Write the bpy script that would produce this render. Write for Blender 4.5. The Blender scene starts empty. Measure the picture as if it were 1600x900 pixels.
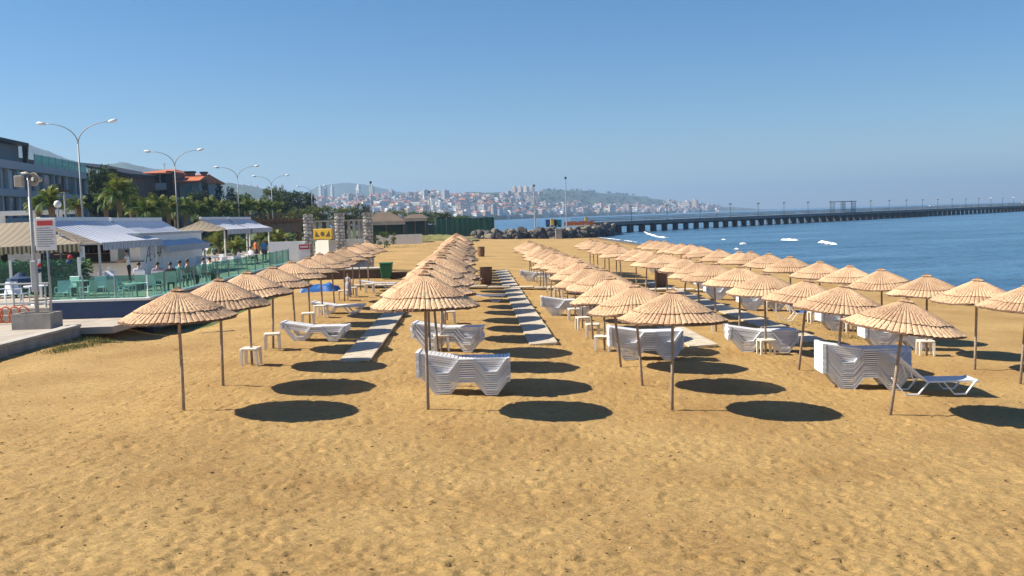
import bpy, math, random
import numpy as np
from mathutils import Vector, Matrix
random.seed(7)
rng = np.random.default_rng(7)
sc = bpy.context.scene
COL = sc.collection
R = math.radians

# ------------------------------------------------------------------ camera
FPX, HC, ROLL, HCAM = 1500.0, 338.0, 0.03, 3.7       # focal in px of a 1600 wide frame, horizon row, horizon slope, eye height
TH = math.atan((450 - HC) / FPX); PHI = math.atan(ROLL)
FWD = Vector((0, math.cos(TH), -math.sin(TH))); R0 = Vector((1, 0, 0)); U0 = Vector((0, math.sin(TH), math.cos(TH)))
RT = R0 * math.cos(PHI) - U0 * math.sin(PHI); UP = R0 * math.sin(PHI) + U0 * math.cos(PHI)
EYE = Vector((0, 0, HCAM))
cam = bpy.data.cameras.new('camera'); cam.lens = FPX / 1600 * 36; cam.sensor_width = 36
cam.clip_start = 0.1; cam.clip_end = 60000
co = bpy.data.objects.new('camera', cam); COL.objects.link(co)
M = Matrix.Identity(4)
for i in range(3):
    M[i][0] = RT[i]; M[i][1] = UP[i]; M[i][2] = -FWD[i]; M[i][3] = EYE[i]
co.matrix_world = M
sc.camera = co

# ------------------------------------------------------------------ light
SUN_EL = 41.0
SUN_AZ = Vector((-1.0, -0.03, 0)).normalized()        # towards the sun, on the ground
sd = Vector((SUN_AZ.x * math.cos(R(SUN_EL)), SUN_AZ.y * math.cos(R(SUN_EL)), math.sin(R(SUN_EL))))
sun = bpy.data.lights.new('sun', 'SUN'); sun.energy = 5.0; sun.angle = R(0.5); sun.color = (1.0, 0.90, 0.74)
so = bpy.data.objects.new('sun', sun); COL.objects.link(so)
so.rotation_euler = sd.to_track_quat('Z', 'Y').to_euler(); so.location = (-60, -10, 60)
W = bpy.data.worlds.new('World'); sc.world = W; W.use_nodes = True
wn = W.node_tree; bg = wn.nodes['Background']
sky = wn.nodes.new('ShaderNodeTexSky'); sky.sky_type = 'NISHITA'; sky.sun_disc = False
sky.sun_elevation = R(SUN_EL); sky.sun_rotation = math.atan2(SUN_AZ.x, SUN_AZ.y)
sky.air_density = 1.0; sky.dust_density = 0.2; sky.ozone_density = 6.0; sky.altitude = 0
bg.inputs['Strength'].default_value = 0.060
hsv = wn.nodes.new('ShaderNodeHueSaturation'); hsv.inputs['Saturation'].default_value = 1.22
wn.links.new(sky.outputs[0], hsv.inputs['Color']); wn.links.new(hsv.outputs[0], bg.inputs[0])
sc.view_settings.view_transform = 'Standard'; sc.view_settings.look = 'None'
sc.view_settings.exposure = 0.95; sc.view_settings.gamma = 1.0
sc.cycles.volume_bounces = 0; sc.cycles.max_bounces = 6; sc.cycles.transparent_max_bounces = 16

# ------------------------------------------------------------------ geometry of the place
SLOPE, SEA = -0.045, -1.2
def trough(x, y):                       # the sand dips along the foot of the terrace wall
    e = (x + 12.9 + 0.045 * (y - 34) - 0.6) / 1.5
    return 0.42 * np.exp(-e * e) * np.clip((y - 28.5) / 4, 0, 1) * np.clip((60 - y) / 12, 0, 1)
def gz(x, y):
    L = x + 0.04 * y
    return SLOPE * min(max(L, -6.0), 45.0) - float(trough(x, y))
def ray(px, py):
    return (FWD * FPX + RT * (px - 800) - UP * (py - 450)).normalized()
def hit(px, py, z=None):
    d = ray(px, py); zz = 0.0 if z is None else z
    for _ in range(12):
        t = (zz - EYE.z) / d.z; p = EYE + d * t
        if z is not None: return p
        zz = gz(p.x, p.y)
    return p
def at(px, py, Y):
    d = ray(px, py); return EYE + d * (Y / d.y)
def hor(px): return HC - ROLL * (px - 800)

# ------------------------------------------------------------------ materials
MATS = {}
def nt(name):
    m = bpy.data.materials.new(name); m.use_nodes = True
    return m, m.node_tree.nodes, m.node_tree.links, m.node_tree.nodes['Principled BSDF']
def pm(name, col, rough=0.6, var=0.15, scale=6.0, bump=0.0, bscale=40.0, metal=0.0, rnd=0.0, island=0.0, spec=0.5, coord='Object', dirt=0.0, dirtcol=(0.2, 0.16, 0.12), hue=0.0):
    if name in MATS: return MATS[name]
    m, n, l, b = nt(name)
    b.inputs['Roughness'].default_value = rough; b.inputs['Metallic'].default_value = metal
    b.inputs['Specular IOR Level'].default_value = spec
    tc = n.new('ShaderNodeTexCoord')
    nz = n.new('ShaderNodeTexNoise'); nz.inputs['Scale'].default_value = scale; nz.inputs['Detail'].default_value = 5
    l.new(tc.outputs[coord], nz.inputs['Vector'])
    mr = n.new('ShaderNodeMapRange'); mr.inputs[1].default_value = 0.3; mr.inputs[2].default_value = 0.7
    mr.inputs[3].default_value = 1 - var; mr.inputs[4].default_value = 1 + var
    l.new(nz.outputs[0], mr.inputs[0])
    val = mr.outputs[0]
    def mul(a, src, amt):
        r = n.new('ShaderNodeMapRange'); r.inputs[3].default_value = 1 - amt; r.inputs[4].default_value = 1 + amt
        l.new(src, r.inputs[0]); q = n.new('ShaderNodeMath'); q.operation = 'MULTIPLY'
        l.new(a, q.inputs[0]); l.new(r.outputs[0], q.inputs[1]); return q.outputs[0]
    if rnd: oi = n.new('ShaderNodeObjectInfo'); val = mul(val, oi.outputs['Random'], rnd)
    if island: gi = n.new('ShaderNodeNewGeometry'); val = mul(val, gi.outputs['Random Per Island'], island)
    hs = n.new('ShaderNodeHueSaturation'); hs.inputs['Color'].default_value = (*col, 1)
    l.new(val, hs.inputs['Value'])
    if hue:
        gi2 = n.new('ShaderNodeNewGeometry') if island else n.new('ShaderNodeObjectInfo')
        r = n.new('ShaderNodeMapRange'); r.inputs[3].default_value = 0.5 - hue; r.inputs[4].default_value = 0.5 + hue
        l.new(gi2.outputs['Random Per Island' if island else 'Random'], r.inputs[0]); l.new(r.outputs[0], hs.inputs['Hue'])
    out = hs.outputs[0]
    if dirt:
        n2 = n.new('ShaderNodeTexNoise'); n2.inputs['Scale'].default_value = scale * 0.6; n2.inputs['Detail'].default_value = 8
        l.new(tc.outputs[coord], n2.inputs['Vector'])
        r = n.new('ShaderNodeMapRange'); r.inputs[1].default_value = 0.5; r.inputs[2].default_value = 0.75; r.inputs[4].default_value = dirt
        l.new(n2.outputs[0], r.inputs[0])
        mx = n.new('ShaderNodeMix'); mx.data_type = 'RGBA'; l.new(r.outputs[0], mx.inputs[0]); l.new(out, mx.inputs[6]); mx.inputs[7].default_value = (*dirtcol, 1)
        out = mx.outputs[2]
    l.new(out, b.inputs['Base Color'])
    if bump:
        n3 = n.new('ShaderNodeTexNoise'); n3.inputs['Scale'].default_value = bscale; n3.inputs['Detail'].default_value = 6
        l.new(tc.outputs[coord], n3.inputs['Vector'])
        bp = n.new('ShaderNodeBump'); bp.inputs['Strength'].default_value = bump; bp.inputs['Distance'].default_value = 0.05
        l.new(n3.outputs[0], bp.inputs['Height']); l.new(bp.outputs[0], b.inputs['Normal'])
    MATS[name] = m
    return m

def sand_mat():
    m, n, l, b = nt('sand')
    b.inputs['Roughness'].default_value = 0.9; b.inputs['Specular IOR Level'].default_value = 0.2
    tc = n.new('ShaderNodeTexCoord')
    def noise(s, det=6, sx=1, sy=1, rough=0.55):
        mp = n.new('ShaderNodeMapping'); mp.inputs['Scale'].default_value = (sx, sy, 1); l.new(tc.outputs['Object'], mp.inputs[0])
        z = n.new('ShaderNodeTexNoise'); z.inputs['Scale'].default_value = s; z.inputs['Detail'].default_value = det; z.inputs['Roughness'].default_value = rough
        l.new(mp.outputs[0], z.inputs['Vector']); return z.outputs[0]
    cr = n.new('ShaderNodeValToRGB')
    cr.color_ramp.elements[0].position = 0.33; cr.color_ramp.elements[0].color = (0.375, 0.233, 0.088, 1)
    cr.color_ramp.elements[1].position = 0.67; cr.color_ramp.elements[1].color = (0.495, 0.332, 0.134, 1)
    l.new(noise(0.35, 8), cr.inputs[0])
    # fine grain speckle and small dark litter
    g = n.new('ShaderNodeMapRange'); g.inputs[1].default_value = 0.3; g.inputs[2].default_value = 0.7; g.inputs[3].default_value = 0.80; g.inputs[4].default_value = 1.18
    l.new(noise(9.0, 8, rough=0.7), g.inputs[0])
    mu = n.new('ShaderNodeMix'); mu.data_type = 'RGBA'; mu.blend_type = 'MULTIPLY'; mu.inputs[0].default_value = 1
    l.new(cr.outputs[0], mu.inputs[6]); l.new(g.outputs[0], mu.inputs[7])
    lt = n.new('ShaderNodeMapRange'); lt.inputs[1].default_value = 0.69; lt.inputs[2].default_value = 0.74; lt.inputs[4].default_value = 0.75
    l.new(noise(7.0, 3, 0.8, 1.6), lt.inputs[0])
    mx = n.new('ShaderNodeMix'); mx.data_type = 'RGBA'; l.new(lt.outputs[0], mx.inputs[0]); l.new(mu.outputs[2], mx.inputs[6]); mx.inputs[7].default_value = (0.10, 0.065, 0.03, 1)
    # wet sand by the water
    sp = n.new('ShaderNodeSeparateXYZ'); l.new(tc.outputs['Object'], sp.inputs[0])
    wt = n.new('ShaderNodeMapRange'); wt.inputs[1].default_value = -1.0; wt.inputs[2].default_value = -1.15; l.new(sp.outputs['Z'], wt.inputs[0])
    mw = n.new('ShaderNodeMix'); mw.data_type = 'RGBA'; l.new(wt.outputs[0], mw.inputs[0]); l.new(mx.outputs[2], mw.inputs[6]); mw.inputs[7].default_value = (0.16, 0.10, 0.055, 1)
    l.new(mw.outputs[2], b.inputs['Base Color'])
    ad = n.new('ShaderNodeMath'); ad.operation = 'MULTIPLY_ADD'; ad.inputs[1].default_value = 0.95
    l.new(noise(16.0, 6, 0.7, 1.3, 0.65), ad.inputs[0]); l.new(noise(6.5, 8, 0.6, 1.5, 0.72), ad.inputs[2])
    bp = n.new('ShaderNodeBump'); bp.inputs['Strength'].default_value = 0.9; bp.inputs['Distance'].default_value = 0.06
    l.new(ad.outputs[0], bp.inputs['Height']); l.new(bp.outputs[0], b.inputs['Normal'])
    return m

def sea_mat():
    m, n, l, b = nt('sea_water')
    b.inputs['Base Color'].default_value = (0.012, 0.075, 0.135, 1); b.inputs['Roughness'].default_value = 0.22; b.inputs['IOR'].default_value = 1.33
    b.inputs['Specular IOR Level'].default_value = 0.45
    tc = n.new('ShaderNodeTexCoord')
    def noise(s, sx, sy, det=5):
        mp = n.new('ShaderNodeMapping'); mp.inputs['Scale'].default_value = (sx, sy, 1); mp.inputs['Rotation'].default_value = (0, 0, R(14)); l.new(tc.outputs['Object'], mp.inputs[0])
        z = n.new('ShaderNodeTexNoise'); z.inputs['Scale'].default_value = s; z.inputs['Detail'].default_value = det; z.inputs['Roughness'].default_value = 0.6
        l.new(mp.outputs[0], z.inputs['Vector']); return z.outputs[0]
    a = noise(0.13, 0.45, 1.5); c = noise(0.9, 0.6, 1.3, 6)
    ad = n.new('ShaderNodeMath'); ad.operation = 'MULTIPLY_ADD'; ad.inputs[1].default_value = 0.22
    l.new(c, ad.inputs[0]); l.new(a, ad.inputs[2])
    bp = n.new('ShaderNodeBump'); bp.inputs['Strength'].default_value = 1.0; bp.inputs['Distance'].default_value = 2.2
    l.new(ad.outputs[0], bp.inputs['Height']); l.new(bp.outputs[0], b.inputs['Normal'])
    cr = n.new('ShaderNodeValToRGB')
    cr.color_ramp.elements[0].position = 0.36; cr.color_ramp.elements[0].color = (0.045, 0.115, 0.205, 1)
    cr.color_ramp.elements[1].position = 0.66; cr.color_ramp.elements[1].color = (0.085, 0.195, 0.32, 1)
    l.new(noise(0.03, 0.5, 1.8), cr.inputs[0]); l.new(cr.outputs[0], b.inputs['Base Color'])
    return m

def straw_mat():
    m, n, l, b = nt('woven_straw')
    b.inputs['Roughness'].default_value = 0.8; b.inputs['Specular IOR Level'].default_value = 0.25
    uv = n.new('ShaderNodeUVMap'); uv.uv_map = 'weave'
    oi = n.new('ShaderNodeObjectInfo')
    def noise(s, sx, sy, det=4):
        mp = n.new('ShaderNodeMapping'); mp.inputs['Scale'].default_value = (sx, sy, 1); l.new(uv.outputs[0], mp.inputs[0])
        z = n.new('ShaderNodeTexNoise'); z.noise_dimensions = '4D'; z.inputs['Scale'].default_value = s; z.inputs['Detail'].default_value = det
        w = n.new('ShaderNodeMath'); w.operation = 'MULTIPLY'; w.inputs[1].default_value = 40; l.new(oi.outputs['Random'], w.inputs[0]); l.new(w.outputs[0], z.inputs['W'])
        l.new(mp.outputs[0], z.inputs['Vector']); return z.outputs[0]
    reeds = noise(1.0, 2.2, 60.0)          # u counts bundles, v is metres along the slope
    patch = noise(1.0, 0.16, 2.2, 3)
    cr = n.new('ShaderNodeValToRGB')
    e = cr.color_ramp.elements
    e[0].position = 0.30; e[0].color = (0.21, 0.13, 0.085, 1); e[1].position = 0.64; e[1].color = (0.66, 0.475, 0.325, 1)
    x = e.new(0.42); x.color = (0.50, 0.35, 0.225, 1)
    l.new(reeds, cr.inputs[0])
    c2 = n.new('ShaderNodeValToRGB'); e = c2.color_ramp.elements
    e[0].position = 0.3; e[0].color = (0.82, 0.73, 0.68, 1); e[1].position = 0.7; e[1].color = (1.12, 1.1, 1.02, 1)
    l.new(patch, c2.inputs[0])
    mu = n.new('ShaderNodeMix'); mu.data_type = 'RGBA'; mu.blend_type = 'MULTIPLY'; mu.inputs[0].default_value = 1
    l.new(cr.outputs[0], mu.inputs[6]); l.new(c2.outputs[0], mu.inputs[7])
    hs = n.new('ShaderNodeHueSaturation'); l.new(mu.outputs[2], hs.inputs['Color'])
    r = n.new('ShaderNodeMapRange'); r.inputs[3].default_value = 0.80; r.inputs[4].default_value = 1.14; l.new(oi.outputs['Random'], r.inputs[0]); l.new(r.outputs[0], hs.inputs['Value'])
    l.new(hs.outputs[0], b.inputs['Base Color'])
    bp = n.new('ShaderNodeBump'); bp.inputs['Strength'].default_value = 0.5; bp.inputs['Distance'].default_value = 0.004
    l.new(reeds, bp.inputs['Height']); l.new(bp.outputs[0], b.inputs['Normal'])
    return m

def stripe_mat(name, c1, c2, period, axis, rough=0.7, tr=0.25, duty=0.5):
    m, n, l, b = nt(name)
    tc = n.new('ShaderNodeTexCoord'); sp = n.new('ShaderNodeSeparateXYZ'); l.new(tc.outputs['Object'], sp.inputs[0])
    d = n.new('ShaderNodeMath'); d.operation = 'MULTIPLY'; d.inputs[1].default_value = 1 / period; l.new(sp.outputs[axis], d.inputs[0])
    f = n.new('ShaderNodeMath'); f.operation = 'FRACT'; l.new(d.outputs[0], f.inputs[0])
    g = n.new('ShaderNodeMath'); g.operation = 'GREATER_THAN'; g.inputs[1].default_value = duty; l.new(f.outputs[0], g.inputs[0])
    mx = n.new('ShaderNodeMix'); mx.data_type = 'RGBA'; l.new(g.outputs[0], mx.inputs[0]); mx.inputs[6].default_value = (*c1, 1); mx.inputs[7].default_value = (*c2, 1)
    l.new(mx.outputs[2], b.inputs['Base Color']); b.inputs['Roughness'].default_value = rough
    t = n.new('ShaderNodeBsdfTranslucent'); l.new(mx.outputs[2], t.inputs[0])
    ms = n.new('ShaderNodeMixShader'); ms.inputs[0].default_value = tr
    l.new(b.outputs[0], ms.inputs[1]); l.new(t.outputs[0], ms.inputs[2])
    l.new(ms.outputs[0], n['Material Output'].inputs[0])
    return m

def glass_mat(name, tint, dens):
    m, n, l, b = nt(name)
    b.inputs['Base Color'].default_value = (*[c * 0.5 for c in tint], 1); b.inputs['Roughness'].default_value = 0.05
    t = n.new('ShaderNodeBsdfTransparent'); t.inputs[0].default_value = (*tint, 1)
    ms = n.new('ShaderNodeMixShader'); ms.inputs[0].default_value = dens
    l.new(t.outputs[0], ms.inputs[1]); l.new(b.outputs[0], ms.inputs[2]); l.new(ms.outputs[0], n['Material Output'].inputs[0])
    return m

def leaf_mat(name, col, tr=0.3):
    m = pm(name, col, 0.6, 0.25, 0.6, island=0.45, spec=0.3, hue=0.02)
    n, l = m.node_tree.nodes, m.node_tree.links; b = n['Principled BSDF']
    t = n.new('ShaderNodeBsdfTranslucent'); src = b.inputs['Base Color'].links[0].from_socket; l.new(src, t.inputs[0])
    ms = n.new('ShaderNodeMixShader'); ms.inputs[0].default_value = tr
    l.new(b.outputs[0], ms.inputs[1]); l.new(t.outputs[0], ms.inputs[2]); l.new(ms.outputs[0], n['Material Output'].inputs[0])
    return m

SAND = sand_mat(); SEAM = sea_mat(); STRAW = straw_mat()
CORD = pm('straw_cord', (0.15, 0.085, 0.05), 0.9, 0.3, 30)
WOOD = pm('pole_wood', (0.30, 0.24, 0.19), 0.7, 0.25, 12, bump=0.3, rnd=0.2)
PLAST = pm('white_plastic', (0.75, 0.79, 0.85), 0.38, 0.05, 3, rnd=0.10, dirt=0.22, dirtcol=(0.55, 0.48, 0.38))
PLASTC = pm('cream_plastic', (0.78, 0.74, 0.66), 0.42, 0.06, 3, rnd=0.06, dirt=0.15, dirtcol=(0.5, 0.42, 0.3))
BOARD = pm('walkway_board', (0.56, 0.50, 0.40), 0.8, 0.18, 5, bump=0.3, bscale=60, rnd=0.1, dirt=0.85, dirtcol=(0.45, 0.31, 0.14))
CONC = pm('concrete', (0.33, 0.31, 0.28), 0.85, 0.2, 2.5, bump=0.4, bscale=30, dirt=0.4, dirtcol=(0.16, 0.15, 0.13))
CONCP = pm('pale_concrete', (0.46, 0.43, 0.38), 0.85, 0.15, 2, bump=0.3, bscale=30, dirt=0.3, dirtcol=(0.25, 0.22, 0.18))
WHITE = pm('white_paint', (0.78, 0.77, 0.74), 0.55, 0.05, 2, dirt=0.15, dirtcol=(0.5, 0.46, 0.4))
NAVY = pm('navy_paint', (0.018, 0.045, 0.12), 0.45, 0.2, 2, dirt=0.3, dirtcol=(0.06, 0.07, 0.09))
LAMPG = pm('lamp_grey', (0.30, 0.32, 0.34), 0.5, 0.1, 5)
METAL = pm('galvanised_metal', (0.36, 0.38, 0.40), 0.5, 0.1, 8, metal=0.3)
GREYP = pm('grey_paint', (0.40, 0.41, 0.42), 0.5, 0.1, 5)
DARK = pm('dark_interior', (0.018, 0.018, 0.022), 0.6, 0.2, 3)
GLASSG = glass_mat('green_glass', (0.52, 0.77, 0.69), 0.13)
PANE = pm('window_pane', (0.04, 0.065, 0.08), 0.08, 0.2, 0.5, spec=0.8)
PANEG = pm('curtained_pane', (0.14, 0.21, 0.23), 0.15, 0.2, 0.4, spec=0.7)

# ------------------------------------------------------------------ object helpers
def link(o): COL.objects.link(o); return o
def tag(o, label=None, cat=None, group=None, kind=None):
    if label: o['label'] = label
    if cat: o['category'] = cat
    if group: o['group'] = group
    if kind: o['kind'] = kind
    return o
def thing(name, loc, label, cat, group=None, rz=0.0):
    o = bpy.data.objects.new(name, None); o.empty_display_size = 0.2; link(o)
    o.location = loc; o.rotation_euler = (0, 0, rz)
    return tag(o, label, cat, group)
def part(name, me, parent=None, loc=(0, 0, 0), rot=(0, 0, 0), scale=(1, 1, 1)):
    o = bpy.data.objects.new(name, me); link(o)
    if parent is not None: o.parent = parent
    o.location = loc; o.rotation_euler = rot; o.scale = scale
    return o

class MB:
    def __init__(s): s.v = []; s.f = []; s.m = []
    def add(s, vs, fs, mi=0):
        k = len(s.v); s.v += [tuple(v) for v in vs]; s.f += [tuple(i + k for i in f) for f in fs]; s.m += [mi] * len(fs); return s
    def box(s, lo, hi, mi=0, M=None):
        x0, y0, z0 = lo; x1, y1, z1 = hi
        vs = [(x0, y0, z0), (x1, y0, z0), (x1, y1, z0), (x0, y1, z0), (x0, y0, z1), (x1, y0, z1), (x1, y1, z1), (x0, y1, z1)]
        if M is not None: vs = [M @ Vector(v) for v in vs]
        return s.add(vs, [(0, 3, 2, 1), (4, 5, 6, 7), (0, 1, 5, 4), (1, 2, 6, 5), (2, 3, 7, 6), (3, 0, 4, 7)], mi)
    def tube(s, pts, rs, n=8, mi=0, cap=True):
        pts = [Vector(p) for p in pts]
        if not hasattr(rs, '__len__'): rs = [rs] * len(pts)
        k = len(s.v); fs = []; vs = []
        a = None
        for i, p in enumerate(pts):
            t = (pts[min(i + 1, len(pts) - 1)] - pts[max(i - 1, 0)]).normalized()
            if a is None: a = t.orthogonal().normalized()
            a = (a - t * a.dot(t)).normalized(); b = t.cross(a)
            for j in range(n):
                w = 2 * math.pi * j / n; vs.append(p + (a * math.cos(w) + b * math.sin(w)) * rs[i])
        for i in range(len(pts) - 1):
            for j in range(n):
                q = (j + 1) % n; fs.append((i * n + j, i * n + q, (i + 1) * n + q, (i + 1) * n + j))
        if cap: fs.append(tuple(range(n))[::-1]); fs.append(tuple(range((len(pts) - 1) * n, len(pts) * n)))
        return s.add(vs, fs, mi)
    def lathe(s, prof, n=16, mi=0, c=(0, 0, 0)):
        vs = []; fs = []
        for r, z in prof:
            for j in range(n):
                w = 2 * math.pi * j / n; vs.append((c[0] + r * math.cos(w), c[1] + r * math.sin(w), c[2] + z))
        for i in range(len(prof) - 1):
            for j in range(n):
                q = (j + 1) % n; fs.append((i * n + j, i * n + q, (i + 1) * n + q, (i + 1) * n + j))
        fs.append(tuple(range(n))[::-1]); fs.append(tuple(range((len(prof) - 1) * n, len(prof) * n)))
        return s.add(vs, fs, mi)
    def prism(s, poly, y0, y1, mi=0):            # poly in x,z; extruded along y
        n = len(poly); vs = [(x, y0, z) for x, z in poly] + [(x, y1, z) for x, z in poly]
        fs = [tuple(range(n)), tuple(range(n, 2 * n))[::-1]] + [(i, i + n, (i + 1) % n + n, (i + 1) % n) for i in range(n)]
        return s.add(vs, fs, mi)
    def slab(s, poly, z0, z1, mi=0):             # poly in x,y counter-clockwise
        n = len(poly); vs = [(x, y, z0) for x, y in poly] + [(x, y, z1) for x, y in poly]
        fs = [tuple(range(n))[::-1], tuple(range(n, 2 * n))] + [(i, (i + 1) % n, (i + 1) % n + n, i + n) for i in range(n)]
        return s.add(vs, fs, mi)
    def mesh(s, name, *mats, smooth=False, bevel=0):
        me = bpy.data.meshes.new(name); me.from_pydata(s.v, [], s.f)
        for m in mats: me.materials.append(m)
        if len(mats) > 1: me.polygons.foreach_set('material_index', s.m)
        if smooth: me.polygons.foreach_set('use_smooth', [True] * len(s.f))
        if bevel:
            import bmesh
            bm = bmesh.new(); bm.from_mesh(me)
            es = [e for e in bm.edges if len(e.link_faces) == 2 and e.calc_face_angle(0) > 0.5]
            bmesh.ops.bevel(bm, geom=es, offset=bevel, segments=1, affect='EDGES'); bm.to_mesh(me); bm.free()
        me.update(); return me
def solo(name, mb, mats, label, cat, group=None, loc=(0, 0, 0), rz=0, **k):
    mats = mats if isinstance(mats, (list, tuple)) else [mats]
    o = part(name, mb.mesh(name, *mats, **k), None, loc, (0, 0, rz)); return tag(o, label, cat, group)
def struct(name, me): return tag(part(name, me), kind='structure')
def boxm(name, lo, hi, mat, bevel=0): return MB().box(lo, hi).mesh(name, mat, bevel=bevel)

ORD = ['nearest', 'second', 'third', 'fourth', 'fifth', 'sixth', 'seventh', 'eighth', 'ninth', 'tenth', 'eleventh', 'twelfth', 'thirteenth', 'fourteenth', 'fifteenth', 'sixteenth', 'seventeenth', 'eighteenth', 'nineteenth', 'twentieth', 'twenty-first', 'twenty-second', 'twenty-third', 'twenty-fourth', 'twenty-fifth']

# ------------------------------------------------------------------ noise in numpy
def vnoise(x, y, seed=0):
    xi = np.floor(x).astype(np.int64); yi = np.floor(y).astype(np.int64); fx = x - xi; fy = y - yi
    fx = fx * fx * (3 - 2 * fx); fy = fy * fy * (3 - 2 * fy)
    def h(a, b):
        k = (a * 374761393 + b * 668265263 + seed * 974711) & 0xffffffff
        k = ((k ^ (k >> 13)) * 1274126177) & 0xffffffff
        return ((k ^ (k >> 16)) & 0xffff) / 65535.0
    return (h(xi, yi) * (1 - fx) + h(xi + 1, yi) * fx) * (1 - fy) + (h(xi, yi + 1) * (1 - fx) + h(xi + 1, yi + 1) * fx) * fy

def grid_mesh(name, X, Y, Z, mat, smooth=True):
    ny, nx = X.shape
    v = np.stack([X, Y, Z], -1).reshape(-1, 3)
    i = np.arange(ny * nx).reshape(ny, nx)
    q = np.stack([i[:-1, :-1], i[:-1, 1:], i[1:, 1:], i[1:, :-1]], -1).reshape(-1, 4)
    me = bpy.data.meshes.new(name); me.vertices.add(len(v)); me.vertices.foreach_set('co', v.ravel())
    me.loops.add(q.size); me.loops.foreach_set('vertex_index', q.ravel())
    me.polygons.add(len(q)); me.polygons.foreach_set('loop_start', np.arange(0, q.size, 4)); me.polygons.foreach_set('loop_total', np.full(len(q), 4))
    me.polygons.foreach_set('use_smooth', np.full(len(q), smooth))
    me.materials.append(mat); me.update(calc_edges=True); me.validate(); return me

# ------------------------------------------------------------------ SETTING: sand, sea, far land
def build_sand():
    def axis(a, b, fine0, fine1, step, grow):
        c = list(np.arange(fine0, fine1, step)); s = step; p = c[-1]
        while p < b: s *= grow; p += s; c.append(p)
        s = step; p = fine0; lo = []
        while p > a: s *= grow; p -= s; lo.append(p)
        return np.array(lo[::-1] + c)
    xs = axis(-230, 90, -8.0, 9.5, 0.034, 1.07)
    ys = [-30, -10, 0, 5, 8]; y = 9.2
    while y < 330: ys.append(y); y += 0.036 * (y / 9.2) ** 1.7
    X, Y = np.meshgrid(xs, np.array(ys))
    L = X + 0.04 * Y
    Z = SLOPE * np.clip(L, -6, 45) - trough(X, Y)
    Z -= np.clip((L - 26) / 20, 0, 1) * 1.5
    # far end of the beach drops below the sea right of the boundary fence
    edge = 214 + np.where(X < -6, 400, 0)
    Z -= np.clip((Y - edge) / 20, 0, 1) * 6
    fade = np.clip(1.4 - Y / 60, 0, 1)
    n = np.zeros_like(X)
    for wl, amp, sd_ in ((2.6, 0.020, 1), (0.8, 0.010, 2), (0.33, 0.011, 3), (0.16, 0.012, 4), (0.085, 0.008, 6)):
        n += amp * (vnoise(X / wl, Y / wl * 1.25, sd_) - 0.5) * 2
    # trampled footprints
    fp = np.zeros_like(X)
    for k in range(2600):
        yy = 9.2 + 26 * rng.random() ** 1.4; xx = (rng.random() - 0.5) * (yy * 1.25); a = rng.random() * math.pi
        lx, wx, dp = 0.13 + 0.06 * rng.random(), 0.05 + 0.03 * rng.random(), 0.006 + 0.014 * rng.random()
        j0, j1 = np.searchsorted(Y[:, 0], [yy - .4, yy + .4]); i0, i1 = np.searchsorted(xs, [xx - .4, xx + .4])
        dx = X[j0:j1, i0:i1] - xx; dy = Y[j0:j1, i0:i1] - yy
        u = (dx * math.cos(a) + dy * math.sin(a)) / lx; w = (-dx * math.sin(a) + dy * math.cos(a)) / wx
        r2 = u * u + w * w
        fp[j0:j1, i0:i1] += -dp * np.exp(-r2 * 1.1) + dp * 0.45 * np.exp(-(np.sqrt(r2) - 1.7) ** 2 * 3)
    for k in range(4200):                  # small sharp pits and tread marks
        yy = 9.2 + 22 * rng.random() ** 1.3; xx = (rng.random() - 0.5) * (yy * 1.2); a = rng.normal() * 0.5
        lx, wx, dp = 0.03 + 0.05 * rng.random() ** 2, 0.022 + 0.014 * rng.random(), 0.012 + 0.024 * rng.random() ** 2
        j0, j1 = np.searchsorted(Y[:, 0], [yy - .2, yy + .2]); i0, i1 = np.searchsorted(xs, [xx - .2, xx + .2])
        dx = X[j0:j1, i0:i1] - xx; dy = Y[j0:j1, i0:i1] - yy
        u = (dx * math.cos(a) + dy * math.sin(a)) / lx; w = (-dx * math.sin(a) + dy * math.cos(a)) / wx
        fp[j0:j1, i0:i1] -= 1.25 * dp * np.exp(-(u * u + w * w) * 0.9)
    for k in range(16):                    # walked trails
        yy = 9.5 + 16 * rng.random(); xx = (rng.random() - .5) * yy * 1.2; a = rng.normal() * .6 + (0 if k % 2 else math.pi)
        for st in range(26):
            a += rng.normal() * .05; xx += .62 * math.cos(a); yy += .62 * math.sin(a); sd_ = .10 * (1 if st % 2 else -1)
            px_, py_ = xx - sd_ * math.sin(a), yy + sd_ * math.cos(a)
            if not (9.4 < py_ < 30 and -8 < px_ < 9.4): continue
            j0, j1 = np.searchsorted(Y[:, 0], [py_ - .45, py_ + .45]); i0, i1 = np.searchsorted(xs, [px_ - .45, px_ + .45])
            dx = X[j0:j1, i0:i1] - px_; dy = Y[j0:j1, i0:i1] - py_
            u = (dx * math.cos(a) + dy * math.sin(a)) / .135; w = (-dx * math.sin(a) + dy * math.cos(a)) / .055; r2 = np.sqrt(u * u + w * w)
            fp[j0:j1, i0:i1] += -.022 / (1 + np.exp((r2 - 1) * 7)) + .014 * np.exp(-(r2 - 1.45) ** 2 * 9)
    tr = np.zeros_like(X)                  # two faint wheel tracks crossing the foreground
    for c0, c1 in ((12.3, 0.02), (13.0, 0.02), (15.9, -0.03)):
        tr -= 0.022 * np.exp(-((Y - c0 - c1 * X - 0.12 * np.sin(X * 0.6)) / 0.09) ** 2)
    Z += (n * 0.75 + fp + tr) * fade
    struct('sand', grid_mesh('sand', X, Y, Z, SAND))
build_sand()

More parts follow.
